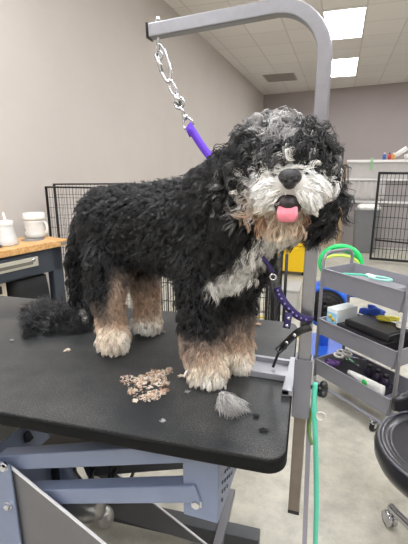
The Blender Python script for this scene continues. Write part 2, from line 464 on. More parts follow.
sbo = sb.build('support_bar', mat('pale_lilac_steel', '9c9aa6', .4, metal=.3), ga)
kp = atY(323, 389, PYY)
kn = MB()
kn.rod((PX + SW, PYY, kp.z), (kp.x - .006, PYY, kp.z), .0045)
kn.build('clamp_screw', M_chrome, ga)
kn = MB()
kn.lathe((kp.x - .012, PYY, kp.z), [(.008, 0), (.010, .006), (.010, .02), (.006, .022)], 14, (1, 0, 0))
for i in range(4):
    a_ = i * PI / 2 + .3
    kn.ball((kp.x + .001, PYY + .013 * math.cos(a_), kp.z + .013 * math.sin(a_)), .0085, 10, 6)
kn.build('clamp_knob', M_black, ga)

# teal lead looped over the knob's screw
M_teal = mat('teal_nylon', '58bfa4', .6, bump=.3, bscale=500)
tl = thing('slip_lead', (0, PYY, .5), 'teal nylon slip lead hanging from the clamp knob beside the table', 'lead')
zx = PX + SW + .010
path = bez([(zx + .002, PYY + .006, kp.z - .01), (zx, PYY + .004, kp.z + .0085), (zx, PYY - .006, kp.z + .006), (zx + .002, PYY - .012, kp.z - .04), atY(315.5, 440, .785), atY(316.5, 500, .785), atY(315.5, 545, .785), atY(315, 600, .785), atY(315, 665, .785)], 10)
s_ = MB().sweep(path, RECT(.011, .0022), up=(0, 1, 0))
s_.build('webbing', M_teal, tl)
path2 = bez([(zx + .002, PYY + .006, kp.z - .01), (zx - .002, PYY + .010, kp.z - .05), atY(309, 430, .812), atY(312, 445, .80)], 8)
MB().sweep(path2, RECT(.007, .002), up=(0, 1, 0)).build('webbing', mat('olive_nylon', '6e8c50', .6), tl)
rc = atY(321, 416, .783)
MB().tube([rc + Vector((.0095 * math.cos(t), 0, .0095 * math.sin(t))) for t in np.linspace(0, 2 * PI, 19)[:-1]], .0013, 8, closed=True, up=(0, 1, 0)).build('ring', mat('pale_ring', 'd9d8cf', .3, metal=.3), tl)
# ------------------------------------------------------------------ tethers
M_purple = mat('purple_nylon', '5d2fc4', .55, bump=.3, bscale=500)
M_dpurple = mat('dark_purple_nylon', '2c2258', .55, var=.5, vscale=120)
M_bstrap = mat('black_webbing', '17171a', .5)
Yt = PYY
hk = thing('tether', atY(158, 45, Yt), 'bright purple tether strap with chrome snap hook hanging from the arm end', 'tether')
def oval(c, d, la, lb, nrm, k=28):
    d = unit(d); s = unit(d.cross(Vector(nrm)))
    return [Vector(c) + d * la * math.cos(t) + s * lb * math.sin(t) for t in np.linspace(0, 2 * PI, k + 1)[:-1]]
pa, pb = atY(158.5, 44, Yt), atY(169, 82, Yt)
cb = MB()
cb.tube(oval((pa + pb) / 2, pb - pa, (pb - pa).length / 2, .0105, (0, 1, .0)), .0030, 8, closed=True, up=(0, 1, 0))
cb.rod(pa.lerp(pb, .25) + Vector((-.0105, 0, 0)), pa.lerp(pb, .72) + Vector((-.0095, 0, 0)), .0045, 8)
cb.build('carabiner', M_chrome, hk)
pc, pd = atY(169, 80, Yt), atY(186, 119, Yt)
sn = MB()
sn.tube(oval(pc.lerp(pd, .2), pd - pc, .016, .007, (.3, 1, 0)), .0026, 8, closed=True, up=(0, 1, 0))
sn.rod(pc.lerp(pd, .35), pc.lerp(pd, .62), .0062, 10)
sn.tube(oval(pc.lerp(pd, .58), pd - pc, .011, .010, (0, 1, 0)), .0026, 8, closed=True, up=(0, 1, 0))
sn.rod(pc.lerp(pd, .62), pc.lerp(pd, .93), .0038, 10).ball(pc.lerp(pd, .95), .0062)
sn.build('snap_hook', M_chrome, hk)
dv = unit(pd - pc)
MB().tube([pd + dv * .003 + dv.cross(Vector((0, 1, 0))) * x + dv * z for x, z in ((-.011, .012), (.011, .012), (.009, .002), (.004, -.004), (-.004, -.004), (-.009, .002))], .0024, 8, closed=True, up=(0, 1, 0)).build('ring', M_chrome, hk)
path = bez([pd + dv * .012, atY(200, 143, .79), atY(213, 161, .775), atY(226, 180, .765)], 8)
MB().sweep(path, RECT(.016, .0025), up=(.2, 1, .1)).build('strap', M_purple, hk)
sf_ = MB().sweep([pd + dv * .014 + Vector((0, -.002, 0)), pd + dv * .035 + Vector((0, -.002, 0))], RECT(.0165, .003), up=(.2, 1, .1)).build('stitched_fold', M_purple, hk)

# dog's patterned purple leash: chest ring down to the post
pl = thing('leash', atY(290, 308, .77), 'dark purple patterned leash drooping from the dog\'s chest to the post', 'leash')
lp = bez([atY(277, 287, .755), atY(281, 297, .755), atY(290, 309, .757), atY(300, 317, .768), atY(313, 320, .778)], 10)
MB().sweep(lp, RECT(.015, .003), up=(0, -1, .2)).build('strap', M_dpurple, pl)
st = MB()
for i in range(3, len(lp) - 2, 4): st.ball(lp[i] + Vector((0, -.0035, 0)), .0022, 8, 5)
st.build('print', mat('lilac_print', '8d80c0', .5), pl)
tbp = [atY(289, 313, .752), atY(286.5, 328, .752)]
tb2 = MB().sweep(tbp, RECT(.014, .0035), up=(0, 1, 0)).build('keeper_tab', M_dpurple, pl)
for x, y in ((288.5, 318), (287, 325.5)):
    MB().lathe(atY(x, y, .7505), [(.0035, 0), (.003, .0025)], 12, (0, -1, 0)).build('snap_stud', M_chrome, tb2)

bs = thing('restraint_strap', atY(285, 350, .80), 'black strap with buckle and silver snaps running from clamp plate to post', 'strap')
bp_ = bez([atZ(273, 367, TZ + .018), atY(280, 350, .83), atY(288, 341, .80), atY(298, 332, .775), atY(311, 327, .777)], 10)
MB().sweep(bp_[:14], RECT(.006, .003), up=(0, -1, 0)).build('tail', M_bstrap, bs)
MB().sweep(bp_[12:], RECT(.014, .004), up=(0, -1, .2)).build('strap', M_bstrap, bs)
for i in (19, 27):
    MB().lathe(bp_[i] + Vector((0, -.002, 0)), [(.0042, 0), (.0035, .003)], 12, (0, -1, 0)).build('snap_stud', M_chrome, bs)
bc = bp_[12]
MB().tube([bc + Vector((x, -.002, z)) for x, z in ((-.012, -.004), (-.003, -.012), (.011, .004), (.003, .012))], .003, 8, closed=True, up=(0, 1, 0)).build('buckle', mat('gunmetal', '50545a', .3, metal=.8), bs)
# ------------------------------------------------------------------ utility cart
CA, CB = Vector((-.050, 2.16, 0)), Vector((.302, 1.84, 0))
cx_ = unit(CB - CA); cy_ = Vector((-cx_.y, cx_.x, 0)); CW = (CB - CA).length; CD = .245
def K(u, v, z): return CA + cx_ * u + cy_ * v + Vector((0, 0, z))
M_cart = mat('grey_enamel', '85858d', .4, metal=.1, var=.03)
ct = thing('utility_cart', K(CW / 2, CD / 2, 0), 'grey metal three tier utility cart on casters to the right of the table', 'cart')
def tray(z0, z1):
    w = .004; m = MB()
    sl = .012
    m.obox(K(CW / 2, CD / 2, z0 + w / 2), cx_ * (CW / 2 - sl), cy_ * (CD / 2 - sl), Vector((0, 0, w / 2)))
    def side(p0, p1, inn):
        P = [p0 + Vector((0, 0, z0)) + inn * sl, p1 + Vector((0, 0, z0)) + inn * sl, p1 + Vector((0, 0, z1)), p0 + Vector((0, 0, z1))]
        m.prism(P, inn * w)
    Z0 = Vector((0, 0, 0))
    side(K(0, 0, 0), K(CW, 0, 0), cy_); side(K(0, CD, 0), K(CW, CD, 0), -cy_)
    side(K(0, 0, 0), K(0, CD, 0), cx_); side(K(CW, 0, 0), K(CW, CD, 0), -cx_)
    rim = [K(0, 0, z1), K(CW, 0, z1), K(CW, CD, z1), K(0, CD, z1)]
    for i in range(4): m.beam(rim[i], rim[(i + 1) % 4], .008, .006)
    m.build('tray', M_cart, ct)
TR = [(.130, .226), (.375, .468), (.652, .752)]
for z0, z1 in TR: tray(z0, z1)
for u, o in ((0, -1), (CW, 1)):
    uu = u + o * .010
    ptop = [K(uu, .012, .11), K(uu, .012, .74)]
    for i in range(7):
        a = math.radians(90 * i / 6); ptop.append(K(uu, .012 + .05 - .05 * math.cos(a), .785 + .05 * math.sin(a)))
    for i in range(7):
        a = math.radians(90 * i / 6); ptop.append(K(uu, CD - .012 - .05 + .05 * math.sin(a), .785 + .05 * math.cos(a)))
    ptop += [K(uu, CD - .012, .74), K(uu, CD - .012, .11)]
    MB().tube(ptop, .0095, 10, up=(1, 0, 0)).build('end_frame', M_cart, ct)
for v in (.012, CD - .012):
    MB().tube([K(-.010, v, .115), K(-.006, v, .085), K(.02, v, .075), K(CW - .02, v, .075), K(CW + .006, v, .085), K(CW + .010, v, .115)], .0095, 10).build('bottom_rail', M_cart, ct)
for u in (.03, CW - .085):
    for v in (.012, CD - .012):
        c = MB(); b = K(u, v, 0)
        c.lathe(b + Vector((.008, .004, .026)) - cx_ * .009, [(.008, -.001), (.024, .001), (.026, .005), (.026, .013), (.024, .017), (.008, .019)], 18, cx_)
        co = c.build('caster', M_black, ct)
        c = MB(); c.rod(b + Vector((0, 0, .05)), b + Vector((0, 0, .07)), .007); c.obox(b + Vector((.004, .002, .050)), cx_ * .014, cy_ * .014, Vector((0, 0, .003)))
        for s in (-1, 1): c.obox(b + Vector((.006, .003, .036)) + cx_ * .013 * s, cx_ * .0015, cy_ * .010, Vector((0, 0, .016)))
        c.build('caster_fork', M_chrome, co)

# --- things in the trays
zt = TR[2][0] + .0045
# top tray: teal looped comb
def on(u, v, z): return K(u, v, z)
zc = TR[2][1]
gm = thing('slicker_comb', K(.16, .15, zc), 'teal and clear looped grooming tool lying across the top tray', 'grooming tool')
pth = [K(.05, .10, zc - .030), K(.10, .105, zc - .022), K(.16, .11, zc - .012), K(.20, .115, zc - .010)]
MB().sweep(bez(pth, 6), RECT(.016, .010)).build('handle', M_teal, gm, bevel=.003)
lo = [K(.255 + .062 * math.cos(t), .13 + .030 * math.sin(t), zc - .010 + .004 * math.cos(t)) for t in np.linspace(0, 2 * PI, 29)[:-1]]
MB().tube(lo, .0055, 8, closed=True).build('loop', mat('pale_teal_plastic', 'a4e4d8', .3, trans=.3), gm)
MB().obox(K(.21, .118, zc - .006), cx_ * .025, cy_ * .010, Vector((0, 0, .007))).build('collar', mat('white_plastic', 'efefec', .4), gm, bevel=.003)
M_wht = mat('white_plastic_soft', 'e9e8e4', .45, var=.04)
# a folded grey cloth under the tool so the tool lies on something
fc = MB()
fc.obox(K(.20, .14, (zt + zc - .040) / 2), cx_ * .15, cy_ * .09, Vector((0, 0, (zc - .040 - zt) / 2)))
tag(fc.build('folded_towel', mat('grey_terry', '8b8b90', .9, bump=.6, bscale=300), bevel=.01, segs=3), 'folded grey towel inside the top tray under the teal tool', 'towel')
# middle tray
z2 = TR[1][0] + .0045
tx = thing('tissue_box', K(.045, .12, z2), 'white and blue cardboard box with yellow print, left end of the middle tray', 'box')
MB().obox(K(.055, .118, z2 + .078), cx_ * .036, cy_ * .08, Vector((0, 0, .078))).build('carton', mat('pale_carton', 'e8eef0', .5), tx, bevel=.002)
MB().obox(K(.055, .0375, z2 + .105), cx_ * .034, cy_ * .0006, Vector((0, 0, .030))).build('print', mat('sky_print', '8ec6e4', .5), tx)
for uu, zz_ in ((.045, .112), (.066, .098)):
    MB().lathe(K(uu, .0366, z2 + zz_), [(.012, 0), (.012, .0006)], 14, -cy_).build('print', mat('yellow_print', 'e8c22c', .5), tx)
M_case = mat('black_case', '1b1b1e', .35, bump=.1)
c1 = thing('clipper_case', K(.25, .10, z2), 'black hard case, lower of the two stacked in the middle tray', 'case', 'black cases in the middle tray')
MB().obox(K(.255, .118, z2 + .048), cx_ * .148, cy_ * .10, Vector((0, 0, .0478))).build('case_body', M_case, c1, bevel=.006)
MB().obox(K(.255, .0165, z2 + .06), cx_ * .03, cy_ * .0015, Vector((0, 0, .008))).build('latch', M_black, c1)
c2 = thing('clipper_case', K(.26, .13, z2 + .097), 'black flat case, upper of the two stacked in the middle tray', 'case', 'black cases in the middle tray')
MB().obox(K(.275, .125, z2 + .097 + .016), cx_ * .130, cy_ * .09, Vector((0, 0, .0155))).build('case_body', M_case, c2, bevel=.005)
MB().obox(K(.275, .125, z2 + .097 + .033), cx_ * .118, cy_ * .08, Vector((0, 0, .0012))).build('lid_panel', mat('dark_lid', '2b2b2e', .3), c2)
def crumple(name, c, r, m, seed, label, cat, flat=.55):
    rg = random.Random(seed); bm = bmesh.new()
    bmesh.ops.create_icosphere(bm, subdivisions=3, radius=1)
    ph = [rg.uniform(0, 6) for _ in range(6)]
    for v in bm.verts:
        p = v.co; k = 1 + .28 * math.sin(5 * p.x + ph[0] + 3 * p.y) + .22 * math.sin(6 * p.y + ph[1] - 4 * p.z) + .14 * math.sin(9 * p.z + ph[2] + 5 * p.x)
        v.co = Vector((p.x * r[0], p.y * r[1], p.z * r[2])) * k
    me = bpy.data.meshes.new(name); bm.to_mesh(me); bm.free()
    for q in me.polygons: q.use_smooth = True
    me.materials.append(m); o = bpy.data.objects.new(name, me); COL.objects.link(o); o.location = c
    return tag(o, label, cat)
crumple('nitrile_glove', K(.165, .232, z2 + .140), (.055, .012, .03), mat('blue_nitrile', '3a62d8', .35), 3, 'crumpled bright blue glove behind the black cases on the cart', 'glove')
crumple('yellow_wrapper', K(.28, .19, z2 + .148), (.045, .018, .012), mat('yellow_film', 'e8dd4a', .4), 5, 'crumpled yellow wrapper lying on top of the black case', 'wrapper')
crumple('paper_napkin', K(.37, .19, z2 + .142), (.03, .03, .011), mat('off_white_paper', 'dedad0', .7), 8, 'crumpled off-white paper towel at the right of the middle tray', 'paper towel')
# bottom tray
z3 = TR[0][0] + .0045; zr = TR[0][1]
fl = MB().obox(K(.19, .122, z3 + .02), cx_ * .165, cy_ * .10, Vector((0, 0, .0198))).build('folded_cloth', mat('dark_cloth', '2b2a30', .9, bump=.5), bevel=.008)
tag(fl, 'dark folded cloth lining the bottom tray beneath the scissors', 'cloth')
for k, (u, v, a, lab) in enumerate(((.085, .17, .5, 'white handled grooming scissors farther left in the bottom tray'), (.12, .12, -.2, 'white handled grooming scissors nearer the front of the bottom tray'))):
    s = thing('grooming_scissors', K(u, v, z3 + .06), lab, 'scissors', 'scissors in the bottom tray')
    d = cx_ * math.cos(a) + cy_ * math.sin(a); e = Vector((-d.y, d.x, 0)); o = K(u, v, z3 + .102 + .014 * k)
    for sg in (-1, 1):
        cc = o - d * .045 + e * .028 * sg + Vector((0, 0, .004))
        MB().tube([cc + d * .026 * math.cos(t) + e * .021 * math.sin(t) for t in np.linspace(0, 2 * PI, 21)[:-1]],   .0065, 8, closed=True).build('finger_loop', M_wht, s)
        MB().beam(o - d * .025 + e * .012 * sg, o + d * .09 - e * .004 * sg, .008, .003).build('blade', M_chrome, s)
M_pb = mat('dark_violet_bottle', '2a2038', .3)
for k in range(3):
    b = K(.215 + .058 * k, .185 - .01 * k, z3 + .041)
    bt = thing('polish_bottle', b, ['dark violet bottle beside the scissors in the bottom tray', 'dark violet bottle, middle of three in the bottom tray', 'dark violet bottle closest to the right post in the bottom tray'][k], 'bottle', 'dark bottles in the bottom tray')
    MB().lathe(b, [(.022, 0), (.024, .004), (.024, .038), (.012, .046), (.012, .05)], 16).build('bottle_body', M_pb, bt)
    MB().lathe(b + Vector((0, 0, .0502)), [(.014, 0), (.013, .014)], 14).build('cap', M_black, bt)
tu = thing('ointment_tube', K(.26, .05, z3), 'white tube with a green dot leaning along the bottom tray front', 'tube')
a0, a1 = K(.19, .050, z3 + .086), K(.415, .040, z3 + .086)
dd = unit(a1 - a0); pr = []
m = MB(); vs = []
for i in range(9):
    t = i / 8; c = a0.lerp(a1, t); hh = .012 + .022 * t ** .7; ww = .012 * (1 - .5 * t)
    vs.append([c + Vector((0, 0, hh * math.sin(q))) + cy_ * ww * math.cos(q) for q in np.linspace(0, 2 * PI, 17)[:-1]])
V = [p for r_ in vs for p in r_]
m.add(V, [(i * 16 + q, i * 16 + (q + 1) % 16, (i + 1) * 16 + (q + 1) % 16, (i + 1) * 16 + q) for i in range(8) for q in range(16)] + [tuple(range(15, -1, -1)), tuple(8 * 16 + q for q in range(16))], True)
m.build('tube_body', M_wht, tu)
MB().lathe(K(.305, .032, z3 + .086), [(.016, 0), (.0135, .0012)], 20, -cy_).build('green_dot', mat('green_print', '3fbf5a', .5), tu)
crumple('purple_lead', K(.06, .07, z3 + .075), (.035, .03, .014), mat('purple_cord', '5a3a78', .6), 11, 'tangled purple lead in the left of the bottom tray', 'lead')

# ------------------------------------------------------------------ stool
SC = Vector((.366, 1.13, 0)); SZ = .50
M_vinyl = mat('black_vinyl', '1c1c22', .32, bump=.12, bscale=200, coat=.2)
so = thing('rolling_stool', SC, 'black padded rolling stool with chrome base at the right edge', 'stool')
prof = [(.02, -.075), (.17, -.075), (.195, -.065), (.205, -.045), (.208, -.02), (.203, -.006), (.192, .002), (.176, .004), (.168, -.002), (.158, -.004), (.12, .001), (.06, -.006), (.001, -.008)]
MB().lathe(SC + Vector((0, 0, SZ)), prof, 48).build('seat', M_vinyl, so)
pip = [SC + Vector((.197 * math.cos(t), .197 * math.sin(t), SZ - .001)) for t in np.linspace(0, 2 * PI, 49)[:-1]]
MB().tube(pip, .004, 8, closed=True).build('piping', mat('grey_piping', '55555c', .35), so)
# low curved back pad
bk = MB(); P = []
for i in range(13):
    a = math.radians(40 + 92 * i / 12)
    P.append(SC + Vector((.212 * math.cos(a), .212 * math.sin(a), SZ + .025)))
bk.sweep(P, rrect(0, 0, .035, .08, .016, 4), scales=[.55 + .45 * math.sin(PI * i / 12) ** .5 for i in range(13)])
bk.build('back_pad', M_vinyl, so)
MB().lathe(SC, [(.03, .10), (.03, .20), (.020, .205), (.020, .43)], 20).build('gas_column', M_chrome, so)
for k in range(5):
    a = math.radians(114 + 72 * k); d = Vector((math.cos(a), math.sin(a), 0))
    lg = MB().tube(bez([SC + d * .02 + Vector((0, 0, .125)), SC + d * .10 + Vector((0, 0, .115)), SC + d * .19 + Vector((0, 0, .088)), SC + d * .235 + Vector((0, 0, .078))], 6), .015, 10, scales=None)
    lo_ = lg.build('leg', M_chrome, so)
    e = Vector((-d.y, d.x, 0)); c = SC + d * .235 + Vector((0, 0, .029))
    w = MB().lathe(c - e * .018, [(.01, 0), (.027, .002), (.029, .006), (.029, .012), (.012, .014), (.012, .022), (.029, .024), (.029, .030), (.027, .034), (.01, .036)], 20, e)
    w.rod(c, c + Vector((0, 0, .04)), .007)
    w.build('caster', M_chrome if k == 0 else M_black, lo_)
# ------------------------------------------------------------------ workbench on the left
DZ = .80
D0, D1 = atZ(0, 251.5, DZ), atZ(69, 239, DZ)
dx = unit(Vector((D1.x - D0.x, D1.y - D0.y, 0))); dy = Vector((-dx.y, dx.x, 0))   # dx along front to the far end, dy towards the wall
DO = Vector((D1.x, D1.y, 0)); DL, DD = .85, .34
def D(u, v, z): return DO - dx * u + dy * v + Vector((0, 0, z))
def dbox(mb, u0, u1, v0, v1, z0, z1):
    return mb.obox(D((u0 + u1) / 2, (v0 + v1) / 2, (z0 + z1) / 2), dx * (u1 - u0) / 2, dy * (v1 - v0) / 2, Vector((0, 0, (z1 - z0) / 2)))
def wood_mat():
    m = mat('butcher_block', 'd2a468', .42)
    nt = m.node_tree; b = nt.nodes['Principled BSDF']
    tc = nt.nodes.new('ShaderNodeTexCoord'); mp = nt.nodes.new('ShaderNodeMapping')
    mp.inputs['Rotation'].default_value = (0, 0, -math.atan2(dx.y, dx.x)); mp.inputs['Scale'].default_value = (3, 30, 30)
    n = nt.nodes.new('ShaderNodeTexNoise'); n.inputs['Scale'].default_value = 2.2; n.inputs['Detail'].default_value = 5
    r = nt.nodes.new('ShaderNodeValToRGB'); e = r.color_ramp.elements
    e[0].position = .3; e[0].color = (*lin('b98343'), 1); e[1].position = .7; e[1].color = (*lin('dfb681'), 1)
    nt.links.new(tc.outputs['Object'], mp.inputs['Vector']); nt.links.new(mp.outputs['Vector'], n.inputs['Vector'])
    nt.links.new(n.outputs['Fac'], r.inputs['Fac']); nt.links.new(r.outputs['Color'], b.inputs['Base Color'])
    return m
M_slate = mat('slate_enamel', '3d434c', .4, metal=.1, var=.05)
M_dark = mat('dark_grey', '26282c', .5)
wb = thing('workbench', D(DL / 2, DD / 2, 0), 'wood topped workbench with slate grey steel frame against the left wall', 'workbench')
dbox(MB(), -.0, DL, 0, DD, DZ - .040, DZ).build('worktop', wood_mat(), wb, bevel=.003)
dbox(MB(), .01, .07, -.0016, 0, DZ - .034, DZ - .012).build('corner_plate', mat('dull_steel', '8a8782', .5, metal=.4), wb)
m = MB(); dbox(m, .06, DL - .06, .03, .045, DZ - .20, DZ - .041); dbox(m, .06, .075, .045, DD - .03, DZ - .20, DZ - .041); dbox(m, DL - .075, DL - .06, .045, DD - .03, DZ - .20, DZ - .041)
m.build('apron', M_slate, wb)
for u in (.05, DL - .11):
    for v in (.03, DD - .09):
        dbox(MB(), u, u + .075, v, v + .06, 0, DZ - .0405).build('leg', M_slate, wb, bevel=.003)
dr = dbox(MB(), .28, .74, .014, .0295, DZ - .185, DZ - .06).build('drawer', M_slate, wb, bevel=.003)
hd = MB(); dbox(hd, .25, .72, .004, .0138, DZ - .135, DZ - .075)
hd.build('handle', mat('pale_pull', 'bdb9ab', .45, metal=.2), dr, bevel=.003)
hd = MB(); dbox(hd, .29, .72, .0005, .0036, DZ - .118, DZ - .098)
hd.build('slot_shade_strip', mat('shadowed_slot', '6e6a60', .6), dr)  # raised strip coloured darker to stand for shade in the pull's slot
lk = MB().lathe(D(.285, .004, DZ - .092), [(.011, 0), (.011, .006), (.004, .008)], 14, -dy)
lk.build('lock', M_chrome, dr)

def onbench(x, y): return atZ(x, y, DZ)
# squeeze bottle
p = onbench(8, 245); p.z = DZ
sbt = thing('squeeze_bottle', p, 'clear plastic squeeze bottle with white nozzle on the workbench', 'bottle')
S = (p - CAM).length / F_PX * .78
MB().lathe(p, [(13 * S * .8, .0), (11.5 * S, 1.5 * S), (10 * S, 8 * S), (8 * S, 18 * S), (7.6 * S, 22 * S), (7.4 * S, 22.5 * S)], 24).build('bottle_body', mat('cloudy_plastic', 'cfd2d2', .35, var=.06), sbt)
MB().lathe(p, [(7.8 * S, 22.6 * S), (8 * S, 23 * S), (8 * S, 27.5 * S), (4 * S, 28.5 * S)], 24).build('cap', M_wht, sbt)
MB().tube([p + Vector((0, 0, 28.5 * S)), p + Vector((-.2 * S, 0, 32 * S)), p + Vector((-1.4 * S, 0, 37 * S))], 1.5 * S, 10, scales=[1, .95, .7]).build('nozzle', M_wht, sbt)
# white jar
p = onbench(36, 237.5); p.z = DZ
jr = thing('supplement_jar', p, 'white ribbed plastic tub with screw lid on the workbench', 'jar')
S = (p - CAM).length / F_PX * .92
MB().lathe(p, [(8.0 * S, 0), (9.4 * S, 1 * S), (9.8 * S, 5 * S), (8.4 * S, 7.5 * S), (9.7 * S, 10 * S), (8.6 * S, 12.5 * S), (9.7 * S, 15 * S), (9.0 * S, 18 * S)], 28).build('jar_body', mat('white_tub', 'd9d8d4', .4, var=.05, vscale=30), jr)
MB().lathe(p, [(10.2 * S, 18.2 * S), (10.4 * S, 18.6 * S), (10.4 * S, 23.4 * S), (10 * S, 24 * S)], 32).build('lid', M_wht, jr)
hd = [p + RT * (9.5 * S + 2.6 * S * math.sin(t)) + Vector((0, 0, 9.5 * S + 5.5 * S * math.cos(t))) for t in np.linspace(0, PI, 9)]
MB().tube(hd, 1.3 * S, 8, up=(0, 1, 0)).build('grip', M_wht, jr)
# grey mat and black hand tool
q = onbench(33, 239.5)
tag(MB().lathe(q + Vector((0, 0, .0005)), [(.075, 0), (.076, .0015), (.01, .002)], 28).build('coaster', mat('grey_mat', '8d8b88', .7)), 'flat grey round mat under the white tub', 'mat')
for o_ in (jr, ): o_.location.z += .0027
q = onbench(-11, 249)
ht = thing('hand_clipper', q, 'black clipper lying at the left edge of the workbench', 'clipper')
MB().tube([q + Vector((0, 0, .016)) - dx * .08, q + Vector((0, 0, .018)), q + Vector((0, 0, .015)) + dx * .05], .014, 12, scales=[.8, 1.1, .8]).build('clipper_body', M_black, ht)
MB().tube(bez([q + Vector((0, 0, .014)) + dx * .05, q + dx * .07 - dy * .02 + Vector((0, 0, .008)), q - dy * .05 + dx * .03 + Vector((0, 0, .006))], 6), .004, 8).build('power_lead', M_black, ht)

# under the bench
bg = thing('storage_tote', D(.30, .20, 0), 'black fabric storage tote on the floor under the workbench', 'tote bag')
m = MB(); cs = []
for i, (w, z) in enumerate(((.9, 0), (1, .1), (1.02, .3), (.95, .44), (.9, .5))):
    cs.append((w, z))
V = []
for w, z in cs: V += [D(.285 + px_ * w, .165 + py_ * w, z * 1.16) for px_, py_ in rrect(0, 0, .28, .28, .05, 4)]
kk = 20
m.add(V, [(i * kk + q_, i * kk + (q_ + 1) % kk, (i + 1) * kk + (q_ + 1) % kk, (i + 1) * kk + q_) for i in range(4) for q_ in range(kk)] + [tuple(range(kk)), tuple(4 * kk + q_ for q_ in range(kk))], True)
m.build('bag_body', mat('black_fabric', '161618', .8, bump=.4, bscale=200), bg)
for v in (.07, .27):
    MB().tube([D(.22, v, .58), D(.22, v, .61), D(.28, v, .625), D(.34, v, .61), D(.34, v, .58)], .008, 8).build('strap', M_black, bg)
bx = thing('cardboard_carton', D(.57, .2, 0), 'beige carton with black print under the workbench', 'carton')
dbox(MB(), .44, .70, .08, .30, 0, .60).build('carton', mat('beige_card', 'cfc6b2', .7), bx, bevel=.002)
m = MB()
for i, (u, z, w, h_) in enumerate(((.47, .52, .05, .05), (.54, .54, .04, .02), (.49, .44, .06, .025), (.58, .47, .05, .05), (.47, .36, .08, .03))):
    dbox(m, u, u + w, .0785, .0795, z, z + h_)
m.build('print', M_black, bx)
cp_ = thing('paper_cup', atZ(79, 287, .45) + Vector((.05, .14, 0)), 'small white cup on the dark bin behind the dog\'s tail', 'cup')
MB().lathe(Vector(cp_['_o']), [(.03, 0), (.036, .09), (.037, .092), (.033, .092)], 18).build('cup_body', M_wht, cp_)
sbn = thing('step_bin', Vector((cp_['_o'][0], cp_['_o'][1], 0)), 'dark grey bin standing beside the workbench leg', 'bin')
c_ = Vector(sbn['_o'])
MB().lathe(c_, [(.08, 0), (.095, .01), (.105, .42)], 26).build('bin_body', M_dark, sbn)
MB().lathe(c_ + Vector((0, 0, .4205)), [(.11, 0), (.11, .014), (.10, .026), (.05, .0285)], 26).build('lid', M_black, sbn)

# ------------------------------------------------------------------ black wire pens
M_wire = mat('black_wire', '121214', .4, metal=.2)
def wire_panel(parent, P0, P1, z0, z1, nv, nh, fr=.012, wr=.0022, lean=None, name=None):
    """steel frame filled with wires between floor points P0 and P1"""
    P0, P1 = Vector(P0), Vector(P1); d = P1 - P0
    q = lambda t, z: P0 + d * t + Vector((0, 0, z)) + (lean * (z - z0) if lean else Vector((0, 0, 0)))
    f = MB()
    f.tube([q(0, z0), q(1, z0), q(1, z1), q(0, z1)], fr, 6, closed=True, up=unit(d.cross(Vector((0, 0, 1)))))
    fo = f.build('panel_frame', M_wire, parent)
    w = MB()
    for i in range(1, nv): w.rod(q(i / nv, z0), q(i / nv, z1), wr, 5)
    for j in range(1, nh): w.rod(q(0, z0 + (z1 - z0) * j / nh), q(1, z0 + (z1 - z0) * j / nh), wr, 5)
    w.build('wire_grid', M_wire, fo)
    return fo
Yp = 2.62
pe = thing('exercise_pen', Vector((-1.7, Yp, 0)), 'black wire exercise pen panel against the left wall behind the workbench', 'pet pen')
pA = atY(46, 187, Yp); 
wire_panel(pe, (pA.x, Yp, 0), (pA.x + .78, Yp + .02, 0), .03, pA.z, 30, 14, wr=.0014)
wire_panel(pe, (pA.x + .05, Yp + .035, 0), (pA.x + .62, Yp + .36, 0), .03, pA.z + .02, 24, 14, wr=.0014)
# crate behind the table
cr = thing('dog_crate', Vector((-.60, 2.0, 0)), 'black wire dog crate on the floor behind the grooming table', 'crate')
for a_, b_, n_ in (((-.92, 1.80), (-.285, 1.80), 20), ((-.285, 1.80), (-.285, 2.30), 15), ((-.92, 2.30), (-.285, 2.30), 20), ((-.92, 1.80), (-.92, 2.30), 15)):
    wire_panel(cr, (*a_, 0), (*b_, 0), .03, .80, n_, 8, fr=.008)
m = MB()
for i in range(1, 14): m.rod((-.92 + .635 * i / 14, 1.80, .80), (-.92 + .635 * i / 14, 2.30, .80), .0022, 5)
m.build('roof_wires', M_wire, cr)
MB().box((-.91, 1.81, .028), (-.295, 2.29, .042)).build('floor_pan', M_dark, cr)
MB().rod(atY(272.5, 322, 1.80), atY(272.5, 276, 1.80), .011, 8).build('door_post', M_wire, cr)
# lone pen post
pp = atZ(285, 292, .52)
pst = thing('pen_post', Vector((pp.x, 2.75, 0)), 'single black upright rod standing behind the dog\'s chest', 'post')
q = atY(285, 291, 2.75)
MB().rod((q.x, 2.75, .012), (q.x, 2.75, atY(285, 254, 2.75).z), .011, 8).build('upright_rod', M_wire, pst)
MB().lathe((q.x, 2.75, 0), [(.09, 0), (.09, .008), (.012, .012)], 20).build('foot_plate', M_wire, pst)
# ------------------------------------------------------------------ far end of the room
# pen on the right
Yr = 5.9
rp = thing('exercise_pen', Vector((1.2, Yr, 0)), 'tall black wire pen standing far behind the cart at the right edge', 'pet pen')
a0 = atY(379.5, 173, Yr)
wire_panel(rp, (a0.x, Yr, 0), (a0.x + 1.25, Yr - .12, 0), .05, a0.z, 26, 8, fr=.024, wr=.004)
MB().tube([(a0.x + .03, Yr - .035, .32), (a0.x + 1.2, Yr - .15, .27)], .012, 6).build('cross_bar', M_wire, rp)
